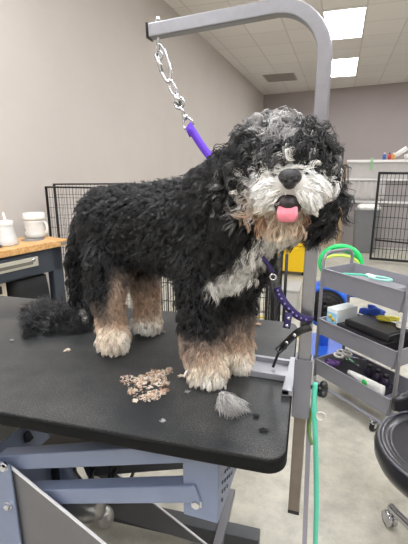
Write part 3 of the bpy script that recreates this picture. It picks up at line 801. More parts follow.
# waste bin
b0 = atZ(363, 251, 0)
wbn = thing('waste_bin', b0, 'grey waste bin with white liner by the far panel', 'bin')
ht_ = .66
pr_ = [(.15, 0), (.155, .01), (.18, ht_ - .03), (.19, ht_ - .028), (.19, ht_)]
def sqlathe(mb, c, prof, rr=.35):
    V = []; n_ = 0
    for r, z in prof:
        pts = rrect(0, 0, 2 * r, 2 * r, r * rr, 4); n_ = len(pts)
        V += [Vector(c) + Vector((x, y, z)) for x, y in pts]
    mb.add(V, [(i * n_ + q, i * n_ + (q + 1) % n_, (i + 1) * n_ + (q + 1) % n_, (i + 1) * n_ + q) for i in range(len(prof) - 1) for q in range(n_)] + [tuple(range(n_)), tuple((len(prof) - 1) * n_ + q for q in range(n_))], False)
    return mb
sqlathe(MB(), b0, pr_).build('bin_body', mat('grey_bin_plastic', '77787b', .5), wbn, bevel=.004)
sqlathe(MB(), b0 + Vector((.02, 0, ht_ + .001)), [(.155, 0), (.165, .03), (.15, .055), (.12, .07)]).build('liner', M_wht, wbn, bevel=.006)
# pale wash station with white rails
Yw = 7.1
W0, W1 = atY(347, 160, Yw), atY(347, 178, Yw)
ws = thing('wash_station', Vector((1.3, Yw, 0)), 'pale grey panelled wash station with white rails along the far end', 'wash station')
xw = W0.x
MB().box((xw, Yw + .02, 0), (2.9, Yw + .06, W0.z - .03)).build('back_panel', mat('pale_grey_panel', 'a8a3a3', .5, var=.04, vscale=3), ws)
MB().box((xw, Yw - .02, W1.z), (2.9, Yw + .0195, W0.z - .05)).build('splash_board', mat('white_board', 'c4c1c0', .4, var=.04), ws)
M_wrail = mat('white_rail', 'f0efed', .35)
for z_, h_, d_ in ((W0.z - .04, .04, .05), (W1.z - .035, .03, .05), (atY(347, 201, Yw).z - .02, .035, .035)):
    MB().box((xw, Yw - .02 - d_, z_), (2.9, Yw - .0205, z_ + h_)).build('rail', M_wrail, ws, bevel=.004)
m = MB()
sheetm = mat('milky_film', 'c9c5c4', .25, var=.08, vscale=5, bump=.5, bscale=9)
n_ = 30; zt_, zb_ = W1.z - .04, atY(347, 200, Yw).z
x1_ = atY(384, 170, Yw).x
V = []
for i in range(n_ + 1):
    x = xw + .05 + (x1_ - xw) * i / n_
    for j in range(6):
        z_ = zt_ + (zb_ - zt_) * j / 5
        V.append((x, Yw - .045 + .014 * math.sin(i * 1.3 + j * .7) + .008 * math.sin(i * 2.9 - j), z_))
m.add(V, [(i * 6 + j, i * 6 + j + 1, (i + 1) * 6 + j + 1, (i + 1) * 6 + j) for i in range(n_) for j in range(5)], True)
so_ = m.build('film_sheet', sheetm, ws); sd = so_.modifiers.new('thick', 'SOLIDIFY'); sd.thickness = .003
g0, g1 = atY(371, 158, Yw - .075), atY(371, 170, Yw - .075)
MB().box((g1.x - .02, Yw - .0795, g1.z), (g1.x + .02, Yw - .0715, g0.z + .005)).build('green_clip', mat('soft_green', '9cc79a', .5), ws)
# little things on its rail
zr_ = W0.z + .0005
for xpx, cname, hexc, r_, lab in ((384, 'blue', '4560a8', .055, 'small blue shampoo bottle on the wash station rail'), (389, 'red', 'b5433c', .05, 'small red shampoo bottle on the wash station rail'), (393, 'orange', 'd59445', .045, 'small orange shampoo bottle on the wash station rail')):
    p = atY(xpx, 160, Yw - .045); p.z = zr_
    t = thing('shampoo_bottle', p, lab, 'bottle', 'shampoo bottles on the rail')
    MB().lathe(p, [(r_ * .45, 0), (r_ * .5, .01), (r_ * .5, .07), (r_ * .2, .085)], 14).build('bottle_body', mat(cname + '_plastic', hexc, .4), t)
    MB().lathe(p + Vector((0, 0, .0855)), [(r_ * .25, 0), (r_ * .22, .02)], 12).build('cap', M_wht if cname != 'red' else M_black, t)
for k, (xa, ya, xb, yb2) in enumerate(((393, 168, 407, 151), (404, 170, 418, 156))):
    pa_, pb_ = atY(xa, ya - 9, Yw + .03 + .0 * k), atY(xb, yb2 - 3, Yw + .03)
    pa_.z = W0.z + .045
    t = thing('paper_roll', pa_, ['white paper roll leaning on the wash station, left of the pair', 'white paper roll leaning on the wash station, right of the pair'][k], 'roll', 'paper rolls on the wash station')
    MB().rod(pa_, pb_, .035, 16).build('roll_body', M_wht, t)
    MB().rod(pb_, pb_ + unit(pb_ - pa_) * .01, .014, 12).build('core', mat('card_core', 'a98f6c', .7), t)
# partition with tan post
pt = thing('partition_screen', Vector((0, 6.8, 0)), 'grey partition screen with a tan wooden post beside the dog\'s ear', 'partition')
pz = atY(338, 148, 6.8)
px0, px1 = atY(318, 160, 6.8).x, atY(343.5, 160, 6.8).x
MB().box((px0, 6.79, .9), (px1 - .035, 6.81, pz.z - .02)).build('screen_panel', mat('soft_grey_panel', 'c4c2c0', .5), pt)
MB().box((px0, 6.785, pz.z - .0195), (px1, 6.815, pz.z)).box((px1 - .0345, 6.785, .9), (px1, 6.815, pz.z - .0195)).build('screen_frame', mat('charcoal_frame', '5d5b5c', .5), pt)
MB().box((px1 - .01, 6.82, 0), (px1 + .06, 6.90, pz.z - .22)).build('wood_post', mat('tan_wood', 'b89a78', .55, var=.1, vscale=12), pt)
MB().box((px0, 6.785, 0), (px1 - .04, 6.815, .8995)).build('kick_board', mat('tan_board', 'b0a08c', .6), pt)
# yellow mop bucket
yb0 = atZ(290, 273, .05)
yk = thing('mop_bucket', Vector((yb0.x, yb0.y + .2, 0)), 'bright yellow mop bucket on the floor far behind the dog', 'bucket')
c_ = Vector((yb0.x + .02, yb0.y + .2, 0))
M_yel = mat('yellow_plastic', 'ecc414', .4)
V = []; n_ = 0
for w, z in ((.15, .05), (.19, .32), (.205, .33), (.205, .36), (.185, .36), (.16, .10)):
    pts = rrect(0, 0, 2 * w * 1.25, 2 * w * .8, w * .25, 4); n_ = len(pts)
    V += [c_ + Vector((x, y, z)) for x, y in pts]
MB().add(V, [(i * n_ + q, i * n_ + (q + 1) % n_, (i + 1) * n_ + (q + 1) % n_, (i + 1) * n_ + q) for i in range(5) for q in range(n_)] + [tuple(range(n_)), tuple(5 * n_ + q for q in range(n_))]).build('bucket_body', M_yel, yk)
m = MB()
m.box(c_ + Vector((.02, -.14, .362)), c_ + Vector((.24, .14, .40))).box(c_ + Vector((.10, -.12, .401)), c_ + Vector((.22, .12, .52)))
m.build('wringer', M_yel, yk, bevel=.012)
MB().rod(c_ + Vector((.16, 0, .521)), c_ + Vector((.06, 0, .66)), .012).build('wringer_handle', M_yel, yk)
for x in (-.13, .13):
    for y in (-.08, .08):
        MB().lathe(c_ + Vector((x, y - .01, .0245)), [(.023, 0), (.024, .004), (.024, .016), (.023, .02)], 14, (0, 1, 0)).build('wheel', M_black, yk)
# blue dryer behind the cart
Yd = 2.72
dc = atY(326, 307, Yd)
dr_ = thing('stand_dryer', Vector((dc.x, Yd + .1, 0)), 'blue pet dryer with round black grille behind the cart', 'dryer')
M_bluep = mat('bright_blue_plastic', '2f63cf', .35)
R0 = .145
MB().lathe((dc.x, Yd, dc.z), [(R0 * .55, .26), (R0 * .8, .25), (R0 * 1.0, .2), (R0 * 1.06, .08), (R0 * 1.06, 0), (R0 * .98, -.012), (R0 * .86, -.012), (R0 * .84, 0)], 36, (0, 1, 0)).build('housing', M_bluep, dr_)
m = MB()
for k in range(5): m.tube([Vector((dc.x + R0 * (.83 - .17 * k) * math.cos(t), Yd - .016 - .004 * k, dc.z + R0 * (.83 - .17 * k) * math.sin(t))) for t in np.linspace(0, 2 * PI, 33)[:-1]], .0035, 6, closed=True, up=(0, 1, 0))
for k in range(16):
    a = 2 * PI * k / 16
    m.rod((dc.x + R0 * .15 * math.cos(a), Yd - .032, dc.z + R0 * .15 * math.sin(a)), (dc.x + R0 * .86 * math.cos(a), Yd - .016, dc.z + R0 * .86 * math.sin(a)), .0028, 5)
m.lathe((dc.x, Yd - .03, dc.z), [(.022, 0), (.022, .006)], 16, (0, -1, 0))
m.build('grille', M_wire, dr_)
MB().lathe((dc.x, Yd - .004, dc.z), [(R0 * .84, 0), (R0 * .84, .002)], 32, (0, 1, 0)).build('dark_recess', mat('fan_grey', '3a3733', .5), dr_)
m = MB().box((dc.x - .14, Yd - .10, 0), (dc.x + .14, Yd + .30, .03)).rod((dc.x, Yd + .10, .03), (dc.x, Yd + .10, dc.z - R0 * .95), .035)
m.build('foot_stand', M_bluep, dr_, bevel=.004)
MB().box((dc.x + .10, Yd + .06, dc.z + R0 * .45), (dc.x + .26, Yd + .26, dc.z + R0 * .98)).build('filter_box', M_bluep, dr_, bevel=.012)
# green hose hoop on the dryer
gz = dc.z + R0 * 1.06
hs = thing('hose_coil', Vector((dc.x, Yd + .14, gz)), 'bright green hose coiled above the blue dryer behind the cart handle', 'hose')
gc = atY(340, 268, Yd + .16) + Vector((0, .0, .036))
def arc(rx, rz, oy, r, m_, name, y0=0):
    pts = [gc + Vector((rx * math.cos(t) , oy + .05 * math.sin(2 * t) * 0, rz * math.sin(t))) for t in np.linspace(0, 2 * PI, 41)[:-1]]
    MB().tube(pts, r, 9, closed=True, up=(0, 1, 0)).build(name, m_, hs)
arc(.135, .118, 0, .018, mat('bright_green_hose', '2fcf72', .35), 'hose')
arc(.120, .092, -.02, .012, mat('deep_green_hose', '14a04e', .35), 'hose')
arc(.118, .062, -.04, .010, mat('lime_hose', 'c6e05a', .35), 'hose')
# pale box on the floor behind the table
pb_ = atZ(283, 318, .12)
pbx = thing('storage_box', Vector((pb_.x, 3.4, 0)), 'pale grey plastic box on the floor behind the leash', 'box')
q0, q1 = atY(277, 291, 3.4), atY(296, 291, 3.4)
MB().box((q0.x, 3.4, 0), (q1.x + .02, 3.7, q0.z)).build('box_body', mat('pale_grey_plastic', 'b5b3ad', .5), pbx, bevel=.006)
MB().box((q0.x - .01, 3.39, q0.z + .0005), (q1.x + .03, 3.71, q0.z + .022)).build('lid', mat('grey_lid', 'a3a19c', .5), pbx, bevel=.004)
yl = [atZ(x, y, .006) for x, y in ((225, 316), (245, 319), (262, 317), (280, 324), (292, 330), (300, 338))]
tag(MB().tube(bez(yl, 8), .007, 8).build('extension_cord', mat('yellow_cord', 'd8c63a', .5)), 'yellow extension cord running across the floor behind the table', 'cord')
# ------------------------------------------------------------------ the dog
def P3(x, y, Y): return atY(x, y, Y)
CAPS = []          # (part, a, ra, b, rb)
def cap(part, a, ra, b, rb): CAPS.append((part, Vector(a), ra, Vector(b), rb))
def foot(x, Y, z=TZ): # point above the table at pixel column x and depth Y, height z
    d = ray(x, 350); X = d.x / d.y * Y
    return Vector((X, Y, z))
# trunk
cap('torso', P3(112, 222, .945), .092, P3(152, 220, .91), .088)
cap('torso', P3(152, 220, .91), .088, P3(205, 222, .84), .094)
cap('torso', P3(205, 222, .84), .094, P3(232, 232, .80), .088)
cap('torso', P3(112, 235, .945), .085, P3(118, 250, .95), .075)
cap('torso', P3(205, 250, .83), .075, P3(243, 262, .80), .062)
cap('torso', P3(150, 235, .91), .082, P3(205, 245, .83), .08)
cap('neck', P3(222, 205, .80), .080, P3(262, 190, .745), .062)
cap('neck', P3(238, 232, .785), .075, P3(264, 215, .74), .055)
# head
HC = P3(281, 168, .70)
cap('head', HC + Vector((-.008, .005, -.004)), .072, HC + Vector((.006, -.005, -.008)), .070)
cap('head', HC + Vector((-.002, .01, .006)), .068, HC + Vector((.001, -.008, .004)), .064)
HF = unit(Vector((.10, -.99, -.06))); HX = unit(HF.cross(Vector((0, 0, 1)))) * 1.0; HX = HX if HX.x > 0 else -HX; HZ = unit(HX.cross(HF)); HZ = HZ if HZ.z > 0 else -HZ
MC = P3(289, 188, .655)
cap('muzzle', MC - HX * .014 + HZ * .004, .034, MC - HX * .020 + HF * .034 - HZ * .001, .026)
cap('muzzle', MC + HX * .017 + HZ * .004, .034, MC + HX * .021 + HF * .034 - HZ * .001, .026)
cap('muzzle', MC + HZ * .018, .030, MC + HF * .040 + HZ * .014, .024)
JC = P3(286, 224, .665)
cap('chin', JC, .026, JC + HF * .016 + HZ * .0, .016)
cap('chin', JC + HF * -.02 - HX * .02 + HZ * .01, .032, JC - HX * .006, .024)
cap('chin', JC + HF * -.02 + HX * .014 + HZ * .01, .032, JC + HX * .006, .024)
# legs (near = towards the camera)
cap('leg_hind_near', P3(110, 258, .885), .066, P3(106, 290, .865), .048)
cap('leg_hind_near', P3(106, 290, .865), .048, P3(110, 318, .87), .036)
fp = foot(115, .86, .838); cap('leg_hind_near', P3(110, 318, .87), .036, fp, .036)
cap('leg_hind_near', fp, .037, fp + Vector((.014, -.022, -.006)), .032); cap('leg_hind_near', fp, .037, fp + Vector((-.008, -.014, -.006)), .032)
cap('leg_hind_far', P3(140, 252, .99), .055, P3(145, 285, .985), .040)
cap('leg_hind_far', P3(145, 285, .985), .040, P3(147, 305, .985), .034)
fp2 = foot(149, 1.0, .838); cap('leg_hind_far', P3(147, 305, .985), .034, fp2, .034)
cap('leg_hind_far', fp2, .036, fp2 + Vector((.014, -.018, -.006)), .031); cap('leg_hind_far', fp2, .034, fp2 + Vector((-.008, -.014, -.006)), .030)
cap('leg_front_near', P3(202, 262, .80), .064, P3(200, 300, .79), .050)
cap('leg_front_near', P3(200, 300, .79), .050, P3(201, 340, .79), .046)
fp3 = foot(207, .785, .84); cap('leg_front_near', P3(201, 340, .79), .046, fp3, .041)
cap('leg_front_near', fp3, .040, fp3 + Vector((.016, -.018, -.006)), .034); cap('leg_front_near', fp3, .040, fp3 + Vector((-.006, -.016, -.006)), .034)
cap('leg_front_far', P3(238, 265, .84), .054, P3(238, 300, .85), .040)
cap('leg_front_far', P3(238, 300, .85), .040, P3(236, 335, .86), .038)
fp4 = foot(237, .86, .838); cap('leg_front_far', P3(236, 335, .86), .038, fp4, .036)
cap('leg_front_far', fp4, .036, fp4 + Vector((.010, -.018, -.006)), .031)
cap('tail', P3(84, 225, .97), .03, P3(74, 262, .975), .024)
cap('tail', P3(74, 262, .975), .024, P3(76, 300, .975), .018)
cap('tail', P3(76, 300, .975), .018, P3(83, 316, .96), .012)

# one continuous body: overlapping balls along the skeleton, remeshed into one skin
bmb = bmesh.new()
for part, a, ra, b, rb in CAPS:
    L = (b - a).length; k = max(2, int(L / (min(ra, rb) * .35)) + 1)
    for i in range(k + 1):
        t = i / k
        bmesh.ops.create_icosphere(bmb, subdivisions=2, radius=ra + (rb - ra) * t, matrix=Matrix.Translation(a.lerp(b, t)))
tmp = bpy.data.meshes.new('tmp'); bmb.to_mesh(tmp); bmb.free()
to = bpy.data.objects.new('tmp', tmp); COL.objects.link(to)
rm = to.modifiers.new('r', 'REMESH'); rm.mode = 'VOXEL'; rm.voxel_size = .009
sm = to.modifiers.new('s', 'SMOOTH'); sm.iterations = 6; sm.factor = .5
body = bpy.data.meshes.new_from_object(to.evaluated_get(bpy.context.evaluated_depsgraph_get()))
bpy.data.objects.remove(to); bpy.data.meshes.remove(tmp)
body.name = 'dog'
nv = len(body.vertices)
BV = np.empty(nv * 3); body.vertices.foreach_get('co', BV); BV = BV.reshape(-1, 3)
body.calc_loop_triangles()
nt_ = len(body.loop_triangles)
TRI = np.empty(nt_ * 3, dtype=np.int32); body.loop_triangles.foreach_get('vertices', TRI); TRI = TRI.reshape(-1, 3)
VN = np.empty(nv * 3); body.vertices.foreach_get('normal', VN); VN = VN.reshape(-1, 3)

NAMES = ['torso', 'neck', 'head', 'muzzle', 'chin', 'leg_hind_near', 'leg_hind_far', 'leg_front_near', 'leg_front_far', 'tail']
def segdist(p, a, b):
    a, b = np.array(a), np.array(b); d = b - a
    t = np.clip(((p - a) @ d) / (d @ d + 1e-12), 0, 1)
    return np.linalg.norm(p - (a + t[:, None] * d), axis=1), t
def label(p):
    best = np.full(len(p), 1e9); lab = np.zeros(len(p), int)
    for part, a, ra, b, rb in CAPS:
        d, t = segdist(p, a, b); s = d - (ra + (rb - ra) * t)
        m = s < best; best[m] = s[m]; lab[m] = NAMES.index(part)
    return lab
def noise3(p, s, seed=0):
    """cheap smooth noise, -1..1"""
    r = np.random.default_rng(seed); out = np.zeros(len(p))
    for k in range(4):
        w = r.normal(size=3); w /= np.linalg.norm(w)
        out += np.sin(p @ w * s * (1 + .35 * k) + r.uniform(0, 6.28))
    return out / 2.6

# coat colours (linear)
BLACK, CHAR, TAN, RUST, CREAM, WHITE, GREY, TAUPE = [np.array(lin(c)) for c in ('121316', '38393c', 'cdb096', 'a9744f', 'e8d9c5', 'f7f4ee', 'a3a1a0', '978880')]
# white markings, as runs of points on the body (centre line, radius)
MARKS = [
    (WHITE, P3(222, 286, .755), P3(246, 277, .73), .022), (WHITE, P3(246, 277, .73), P3(264, 258, .715), .026),
    (WHITE, P3(262, 256, .715), P3(276, 240, .695), .030), (WHITE, P3(274, 245, .70), P3(284, 236, .69), .030),
]
def mixc(a, b, t): return a * (1 - t[:, None]) + b * t[:, None]
def sstep(x, a, b):
    t = np.clip((x - a) / (b - a), 0, 1); return t * t * (3 - 2 * t)
def colour(p, lab):
    n = len(p); col = np.tile(BLACK, (n, 1)); h = p[:, 2] - TZ
    nz = noise3(p, 60, 3) * .015; nz2 = noise3(p, 140, 5)
    # faint grey in the coat on the flank, the thigh and the shoulders
    col = mixc(col, CHAR, .35 * sstep(nz2, .2, 1.0))
    for nm, z0, z1 in (('leg_hind_near', .095, .15), ('leg_hind_far', .16, .20), ('leg_front_near', .085, .14), ('leg_front_far', .105, .17)):
        m = lab == NAMES.index(nm)
        if not m.any(): continue
        hh = h[m] + nz[m]
        if nm == 'leg_hind_near':
            # tan runs high up the inside (towards the head) of the hind leg
            ax = np.array(P3(108, 290, .87)); inner = (p[m][:, 0] - ax[0]) * .9 - (p[m][:, 1] - ax[1]) * .1
            hh = hh - .085 * sstep(inner, .014, .040)
        up = sstep(hh, z0, z1)
        c = mixc(np.tile(TAN, (m.sum(), 1)), TAUPE, np.clip(sstep(hh, z0 - .045, z1 - .01) * .85 + .2 * (nz2[m] > .3), 0, 1))
        c = mixc(c, CREAM, 1 - sstep(h[m] + nz[m], .045, .085))
        c = mixc(c, WHITE, .65 * (1 - sstep(h[m] + nz[m], .02, .055)))
        col[m] = mixc(c, col[m], up)
    # under the belly, between the hind legs
    m = (lab == 0); c0 = np.array(P3(148, 272, .95)); dd = np.linalg.norm(p[m] - c0, axis=1)
    col[m] = mixc(col[m], TAN, 1 - sstep(dd, .035, .06))
    m = lab == NAMES.index('tail'); tip = np.array(P3(83, 316, .96)); dd = np.linalg.norm(p[m] - tip, axis=1)
    col[m] = mixc(col[m], WHITE, (1 - sstep(dd, .012, .026)) * .8)
    tors = (lab == 0) | (lab == 1) | (lab == 7) | (lab == 8)
    for cc, a, b, r in MARKS:
        d, t = segdist(p, a, b)
        w = (1 - sstep(d + nz * .5, r, r + .012)) * tors
        col = mixc(col, cc, w)
    # head
    q = p - np.array(HC); hx, hf, hz = q @ np.array(HX), q @ np.array(HF), q @ np.array(HZ)
    m = lab == 2
    w = (1 - sstep(np.hypot((hx + .010) / .032, (hz - .066) / .030) + nz2 * .15, .6, 1.1)) * (hf > -.035) * (.35 + .65 * (noise3(p, 210, 8) > -.25))
    st = (noise3(p * np.array([1, 1, .3]), 230, 12) > .95) * .45
    w = np.maximum(w, st)
    w2 = (1 - sstep(np.abs(hx - .010) + nz * .3, .004, .011)) * (hf > .02) * (hz > -.01) * (hz < .034)
    col[m] = mixc(col[m], GREY, w[m]); col[m] = mixc(col[m], WHITE, .8 * w2[m])
    # muzzle & chin
    q = p - np.array(MC); mx, mf, mz = q @ np.array(HX), q @ np.array(HF), q @ np.array(HZ)
    m = lab == 3
    c = np.tile(WHITE, (n, 1))
    c = mixc(c, CREAM, .7 * (1 - sstep(mz + nz, -.022, .004)))
    c = mixc(c, RUST, .6 * (1 - sstep(mz + nz, -.046, -.026)) )
    col[m] = c[m]
    # cheeks: cream sides of the face next to the muzzle, rust below
    m = (lab == 2) & (hf > .0) & (hz < .012)
    d, t = segdist(p, MC - HX * .015, MC + HX * .015)
    w = 1 - sstep(d + nz - .014 * (mz < -.012), .050, .060)
    c = mixc(np.tile(WHITE, (n, 1)), TAN, 1 - sstep(mz + nz, -.03, .012))
    col[m] = mixc(col[m], c[m], w[m])
    m = lab == 4
    c = np.tile(TAN * .5 + CREAM * .5, (n, 1)); c = mixc(c, RUST, .65 * sstep(np.abs(mx) + nz, .010, .03) * sstep(mz, -.07, -.05)); c = mixc(c, CREAM, .7 * (nz2 > .25)); c = mixc(c, WHITE, .8 * (1 - sstep(mz + nz, -.085, -.068)))
    col[m] = c[m]
    return col

dog = bpy.data.objects.new('dog', body); COL.objects.link(dog)
tag(dog, 'fluffy black, white and tan dog standing on the grooming table, tongue out', 'dog')
for q in body.polygons: q.use_smooth = True
M_skin = attr_mat('dog_skin', .9, .1); body.materials.clear(); body.materials.append(M_skin)
at_ = body.attributes.new('Col', 'FLOAT_COLOR', 'POINT')
cc = np.ones((nv, 4)); cc[:, :3] = colour(BV, label(BV)) * .6
at_.data.foreach_set('color', cc.ravel().astype(np.float32))

M_fur = attr_mat('dog_fur', .40, .6)
def nrm(v): return v / (np.linalg.norm(v, axis=-1, keepdims=True) + 1e-9)

def locks(name, root, nor, dirs, length, rad, col, parent, seg=6, lift=.6, droop=.4, curl=.004, turns=1.2, clump=.55, per=9, zmin=None, seed=1, k=3, wild=.25):
    """one mesh of tapering curly locks; neighbours share the lie and phase of their curl"""
    r = np.random.default_rng(seed); n = len(root)
    nc = max(1, n // per); ci = r.choice(n, nc, replace=False)
    kd = kdtree.KDTree(nc)
    for i, q in enumerate(ci): kd.insert(root[q], i)
    kd.balance()
    own = np.array([kd.find(p)[1] for p in root]); cen = ci[own]
    cj = nrm(r.normal(size=(nc, 3))); cph = r.uniform(0, 6.28, nc); ctn = turns * r.uniform(.7, 1.35, nc); clen = r.uniform(.8, 1.2, nc)
    length = np.broadcast_to(length, (n,)) * clen[own] * r.uniform(.8, 1.15, n)
    d0 = nrm(nor * lift + dirs * (1 - lift) + cj[own] * wild + r.normal(size=(n, 3)) * .12)
    end = nrm(dirs + nor * .12 + cj[own] * wild * 1.2)
    g = np.array([0, 0, -1.0])
    C = np.empty((n, seg + 1, 3)); C[:, 0] = root - nor * .003; cur = C[:, 0].copy()
    for s in range(1, seg + 1):
        t = s / seg
        d = nrm(d0 * (1 - t) + end * t + g * droop * t)
        cur = cur + d * (length / seg)[:, None]; C[:, s] = cur
    ts = np.linspace(0, 1, seg + 1)
    off = C[cen] - C                                # pull towards the clump's own centre lock
    C = C + off * (clump * ts ** 1.3)[None, :, None]
    ax = nrm(C[:, -1] - C[:, 0]); e1 = nrm(np.cross(ax, nrm(r.normal(size=(nc, 3)))[own])); e2 = np.cross(ax, e1)
    ph = cph[own] + r.normal(size=n) * .35
    A = ph[:, None] + 2 * PI * ctn[own][:, None] * ts[None]
    amp = curl * np.minimum(1, ts * 2.2)[None, :, None]
    C = C + (e1[:, None] * (np.cos(A) - np.cos(ph)[:, None])[..., None] + e2[:, None] * (np.sin(A) - np.sin(ph)[:, None])[..., None]) * amp
    if zmin is not None: C[..., 2] = np.maximum(C[..., 2], zmin + r.uniform(0, .004, n)[:, None])
    rr = np.broadcast_to(rad, (n,))[:, None] * ((1 - ts) ** .75 * .88 + .12)[None]
    V = np.empty((n, seg + 1, k, 3))
    for q in range(k):
        a = 2 * PI * q / k
        V[:, :, q] = C + (e1 * math.cos(a) + e2 * math.sin(a))[:, None] * rr[..., None]
    nvv = n * (seg + 1) * k
    idx = np.arange(nvv, dtype=np.int32).reshape(n, seg + 1, k)
    nx = np.roll(idx, -1, axis=2)
    F = np.stack([idx[:, :-1], nx[:, :-1], nx[:, 1:], idx[:, 1:]], axis=-1).reshape(-1)
    me = bpy.data.meshes.new(name)
    o0 = np.array(parent['_o']) if parent is not None and '_o' in parent else np.zeros(3)
    me.vertices.add(nvv); me.vertices.foreach_set('co', (V - o0).reshape(-1).astype(np.float32))
    nf = len(F) // 4
    me.loops.add(len(F)); me.loops.foreach_set('vertex_index', F)
    me.polygons.add(nf); me.polygons.foreach_set('loop_start', np.arange(0, nf * 4, 4, dtype=np.int32))
    me.polygons.foreach_set('use_smooth', np.ones(nf, dtype=bool))
    me.update(calc_edges=True)
    a_ = me.attributes.new('Col', 'FLOAT_COLOR', 'POINT')
    jit = np.exp(r.normal(size=n) * .16 + (r.normal(size=nc) * .12)[own])[:, None]
    c4 = np.ones((n, 4)); c4[:, :3] = np.clip(col * jit, 0, .95)
    a_.data.foreach_set('color', np.repeat(c4, (seg + 1) * k, axis=0).reshape(-1).astype(np.float32))
    me.materials.append(M_fur)
    o = bpy.data.objects.new(name, me); COL.objects.link(o)
    if parent is not None: o.parent = parent
    o['_o'] = [float(x) for x in o0]
    return o

# roots spread over the skin
r0 = np.random.default_rng(21)
area = np.linalg.norm(np.cross(BV[TRI[:, 1]] - BV[TRI[:, 0]], BV[TRI[:, 2]] - BV[TRI[:, 0]]), axis=1)
NS = 120000
ti = r0.choice(len(TRI), NS, p=area / area.sum())
u, v = r0.uniform(size=(2, NS)); fl = u + v > 1; u[fl], v[fl] = 1 - u[fl], 1 - v[fl]
w_ = 1 - u - v
RP = BV[TRI[ti, 0]] * w_[:, None] + BV[TRI[ti, 1]] * u[:, None] + BV[TRI[ti, 2]] * v[:, None]
RN = nrm(VN[TRI[ti, 0]] * w_[:, None] + VN[TRI[ti, 1]] * u[:, None] + VN[TRI[ti, 2]] * v[:, None])
RL = label(RP)
RC = colour(RP, RL)
def pick(mask, count):
    i = np.flatnonzero(mask); return i if len(i) <= count else r0.choice(i, count, replace=False)
def tang(d, nn): d = np.broadcast_to(d, nn.shape); return nrm(d - nn * np.sum(d * nn, axis=1, keepdims=True))
BACK = np.array(unit(P3(112, 222, .945) - P3(232, 225, .80)))
DOWN = np.array([0, 0, -1.0])

i = pick(RL == 0, 34000)
locks('body_fur', RP[i], RN[i], tang(BACK * .75 + DOWN * .75, RN[i]), .027, .0012, RC[i], dog, lift=.6, droop=.35, curl=.0024, turns=1.2, clump=.42, per=6, seed=2, wild=.42)
i = pick(RL == 1, 9000)
locks('neck_fur', RP[i], RN[i], tang(BACK * .3 + DOWN, RN[i]), .040, .0014, RC[i], dog, lift=.5, droop=.5, curl=.004, turns=1.2, clump=.6, per=11, seed=3, wild=.35)
for j, nm in ((5, 'leg_hind_near'), (6, 'leg_hind_far'), (7, 'leg_front_near'), (8, 'leg_front_far')):
    i = pick((RL == j) & (RP[:, 2] > TZ + .075), 5500)
    locks('leg_fur', RP[i], RN[i], tang(DOWN, RN[i]), .023, .0011, RC[i], dog, lift=.62, droop=.4, curl=.0018, turns=1., clump=.42, per=6, wild=.4, seed=10 + j, zmin=TZ + .002)
    i = pick((RL == j) & (RP[:, 2] <= TZ + .075) & (RP[:, 2] > TZ + .006), 4200)
    locks('paw_fur', RP[i], RN[i], tang(DOWN + np.array([.1, -.25, 0]), RN[i]), .026, .0013, RC[i], dog, lift=.5, droop=.9, curl=.0022, turns=.8, clump=.55, per=8, wild=.35, seed=20 + j, zmin=TZ + .0015)
i = pick(RL == 9, 3000)
tl_o = locks('tail_fur', RP[i], RN[i], tang(DOWN, RN[i]), .034, .0013, RC[i], dog, lift=.35, droop=.7, curl=.003, clump=.55, seed=40, zmin=TZ + .002)
# head: long loose curls falling from the crown, kept off the nose and mouth
q = RP - np.array(HC); hx, hf, hz = q @ np.array(HX), q @ np.array(HF), q @ np.array(HZ)
dmz, _ = segdist(RP, MC, MC + HF * .04)
crown = np.array(HC + HZ * .075 - HF * .01)
ii = pick(RL == 2, 11000)
dirs = tang(nrm(RP[ii] - crown) * .7 + DOWN * .55 + np.array(HX) * np.sign(hx[ii])[:, None] * .4, RN[ii])
facing = sstep(hf[ii], .03, .06) * (1 - sstep(hz[ii], .0, .03))      # around the eyes and the bridge: shorter
ln = .052 - .028 * facing - .010 * sstep(hz[ii], .045, .075) - .012 * sstep(hx[ii], .03, .07)
locks('head_fur', RP[ii], RN[ii], dirs, ln, .0015, RC[ii], dog, seg=9, lift=.62, droop=.55, curl=.0075, turns=1.7, clump=.68, per=14, seed=5, wild=.55)
NOSE = MC + HF * .072 + HZ * .022
TONGUE = P3(288, 213, .60)
ii = np.flatnonzero(RL == 3)
mo = P3(288, 208, .60)
qm = RP[ii] - np.array(MC)
mmx, mmf, mmz = qm @ np.array(HX), qm @ np.array(HF), qm @ np.array(HZ)
keep = ~((np.abs(mmx) < .019) & (mmz < -.008) & (mmf > .012)) & ~((np.abs(mmx) < .014) & (mmz > .006) & (mmz < .038) & (mmf > .05))
ii = pick(np.isin(np.arange(NS), ii[keep]), 8000)
d_ = RP[ii] - np.array(NOSE)
dirs = tang(nrm(d_ + np.array(HX) * np.sign(d_ @ np.array(HX))[:, None] * (.05 + .08 * np.exp(-((d_ @ np.array(HX)) / .008) ** 2))[:, None]) + DOWN * .35, RN[ii])
locks('muzzle_fur', RP[ii], RN[ii], dirs, .030, .0011, RC[ii], dog, seg=7, lift=.34, droop=.45, curl=.0025, turns=.9, clump=.55, per=9, seed=6, wild=.18)
ii = pick(RL == 4, 4500)
locks('chin_fur', RP[ii], RN[ii], tang(DOWN, RN[ii]), .026, .0012, RC[ii], dog, seg=7, lift=.35, droop=.7, curl=.0025, turns=.9, clump=.6, per=10, seed=7)

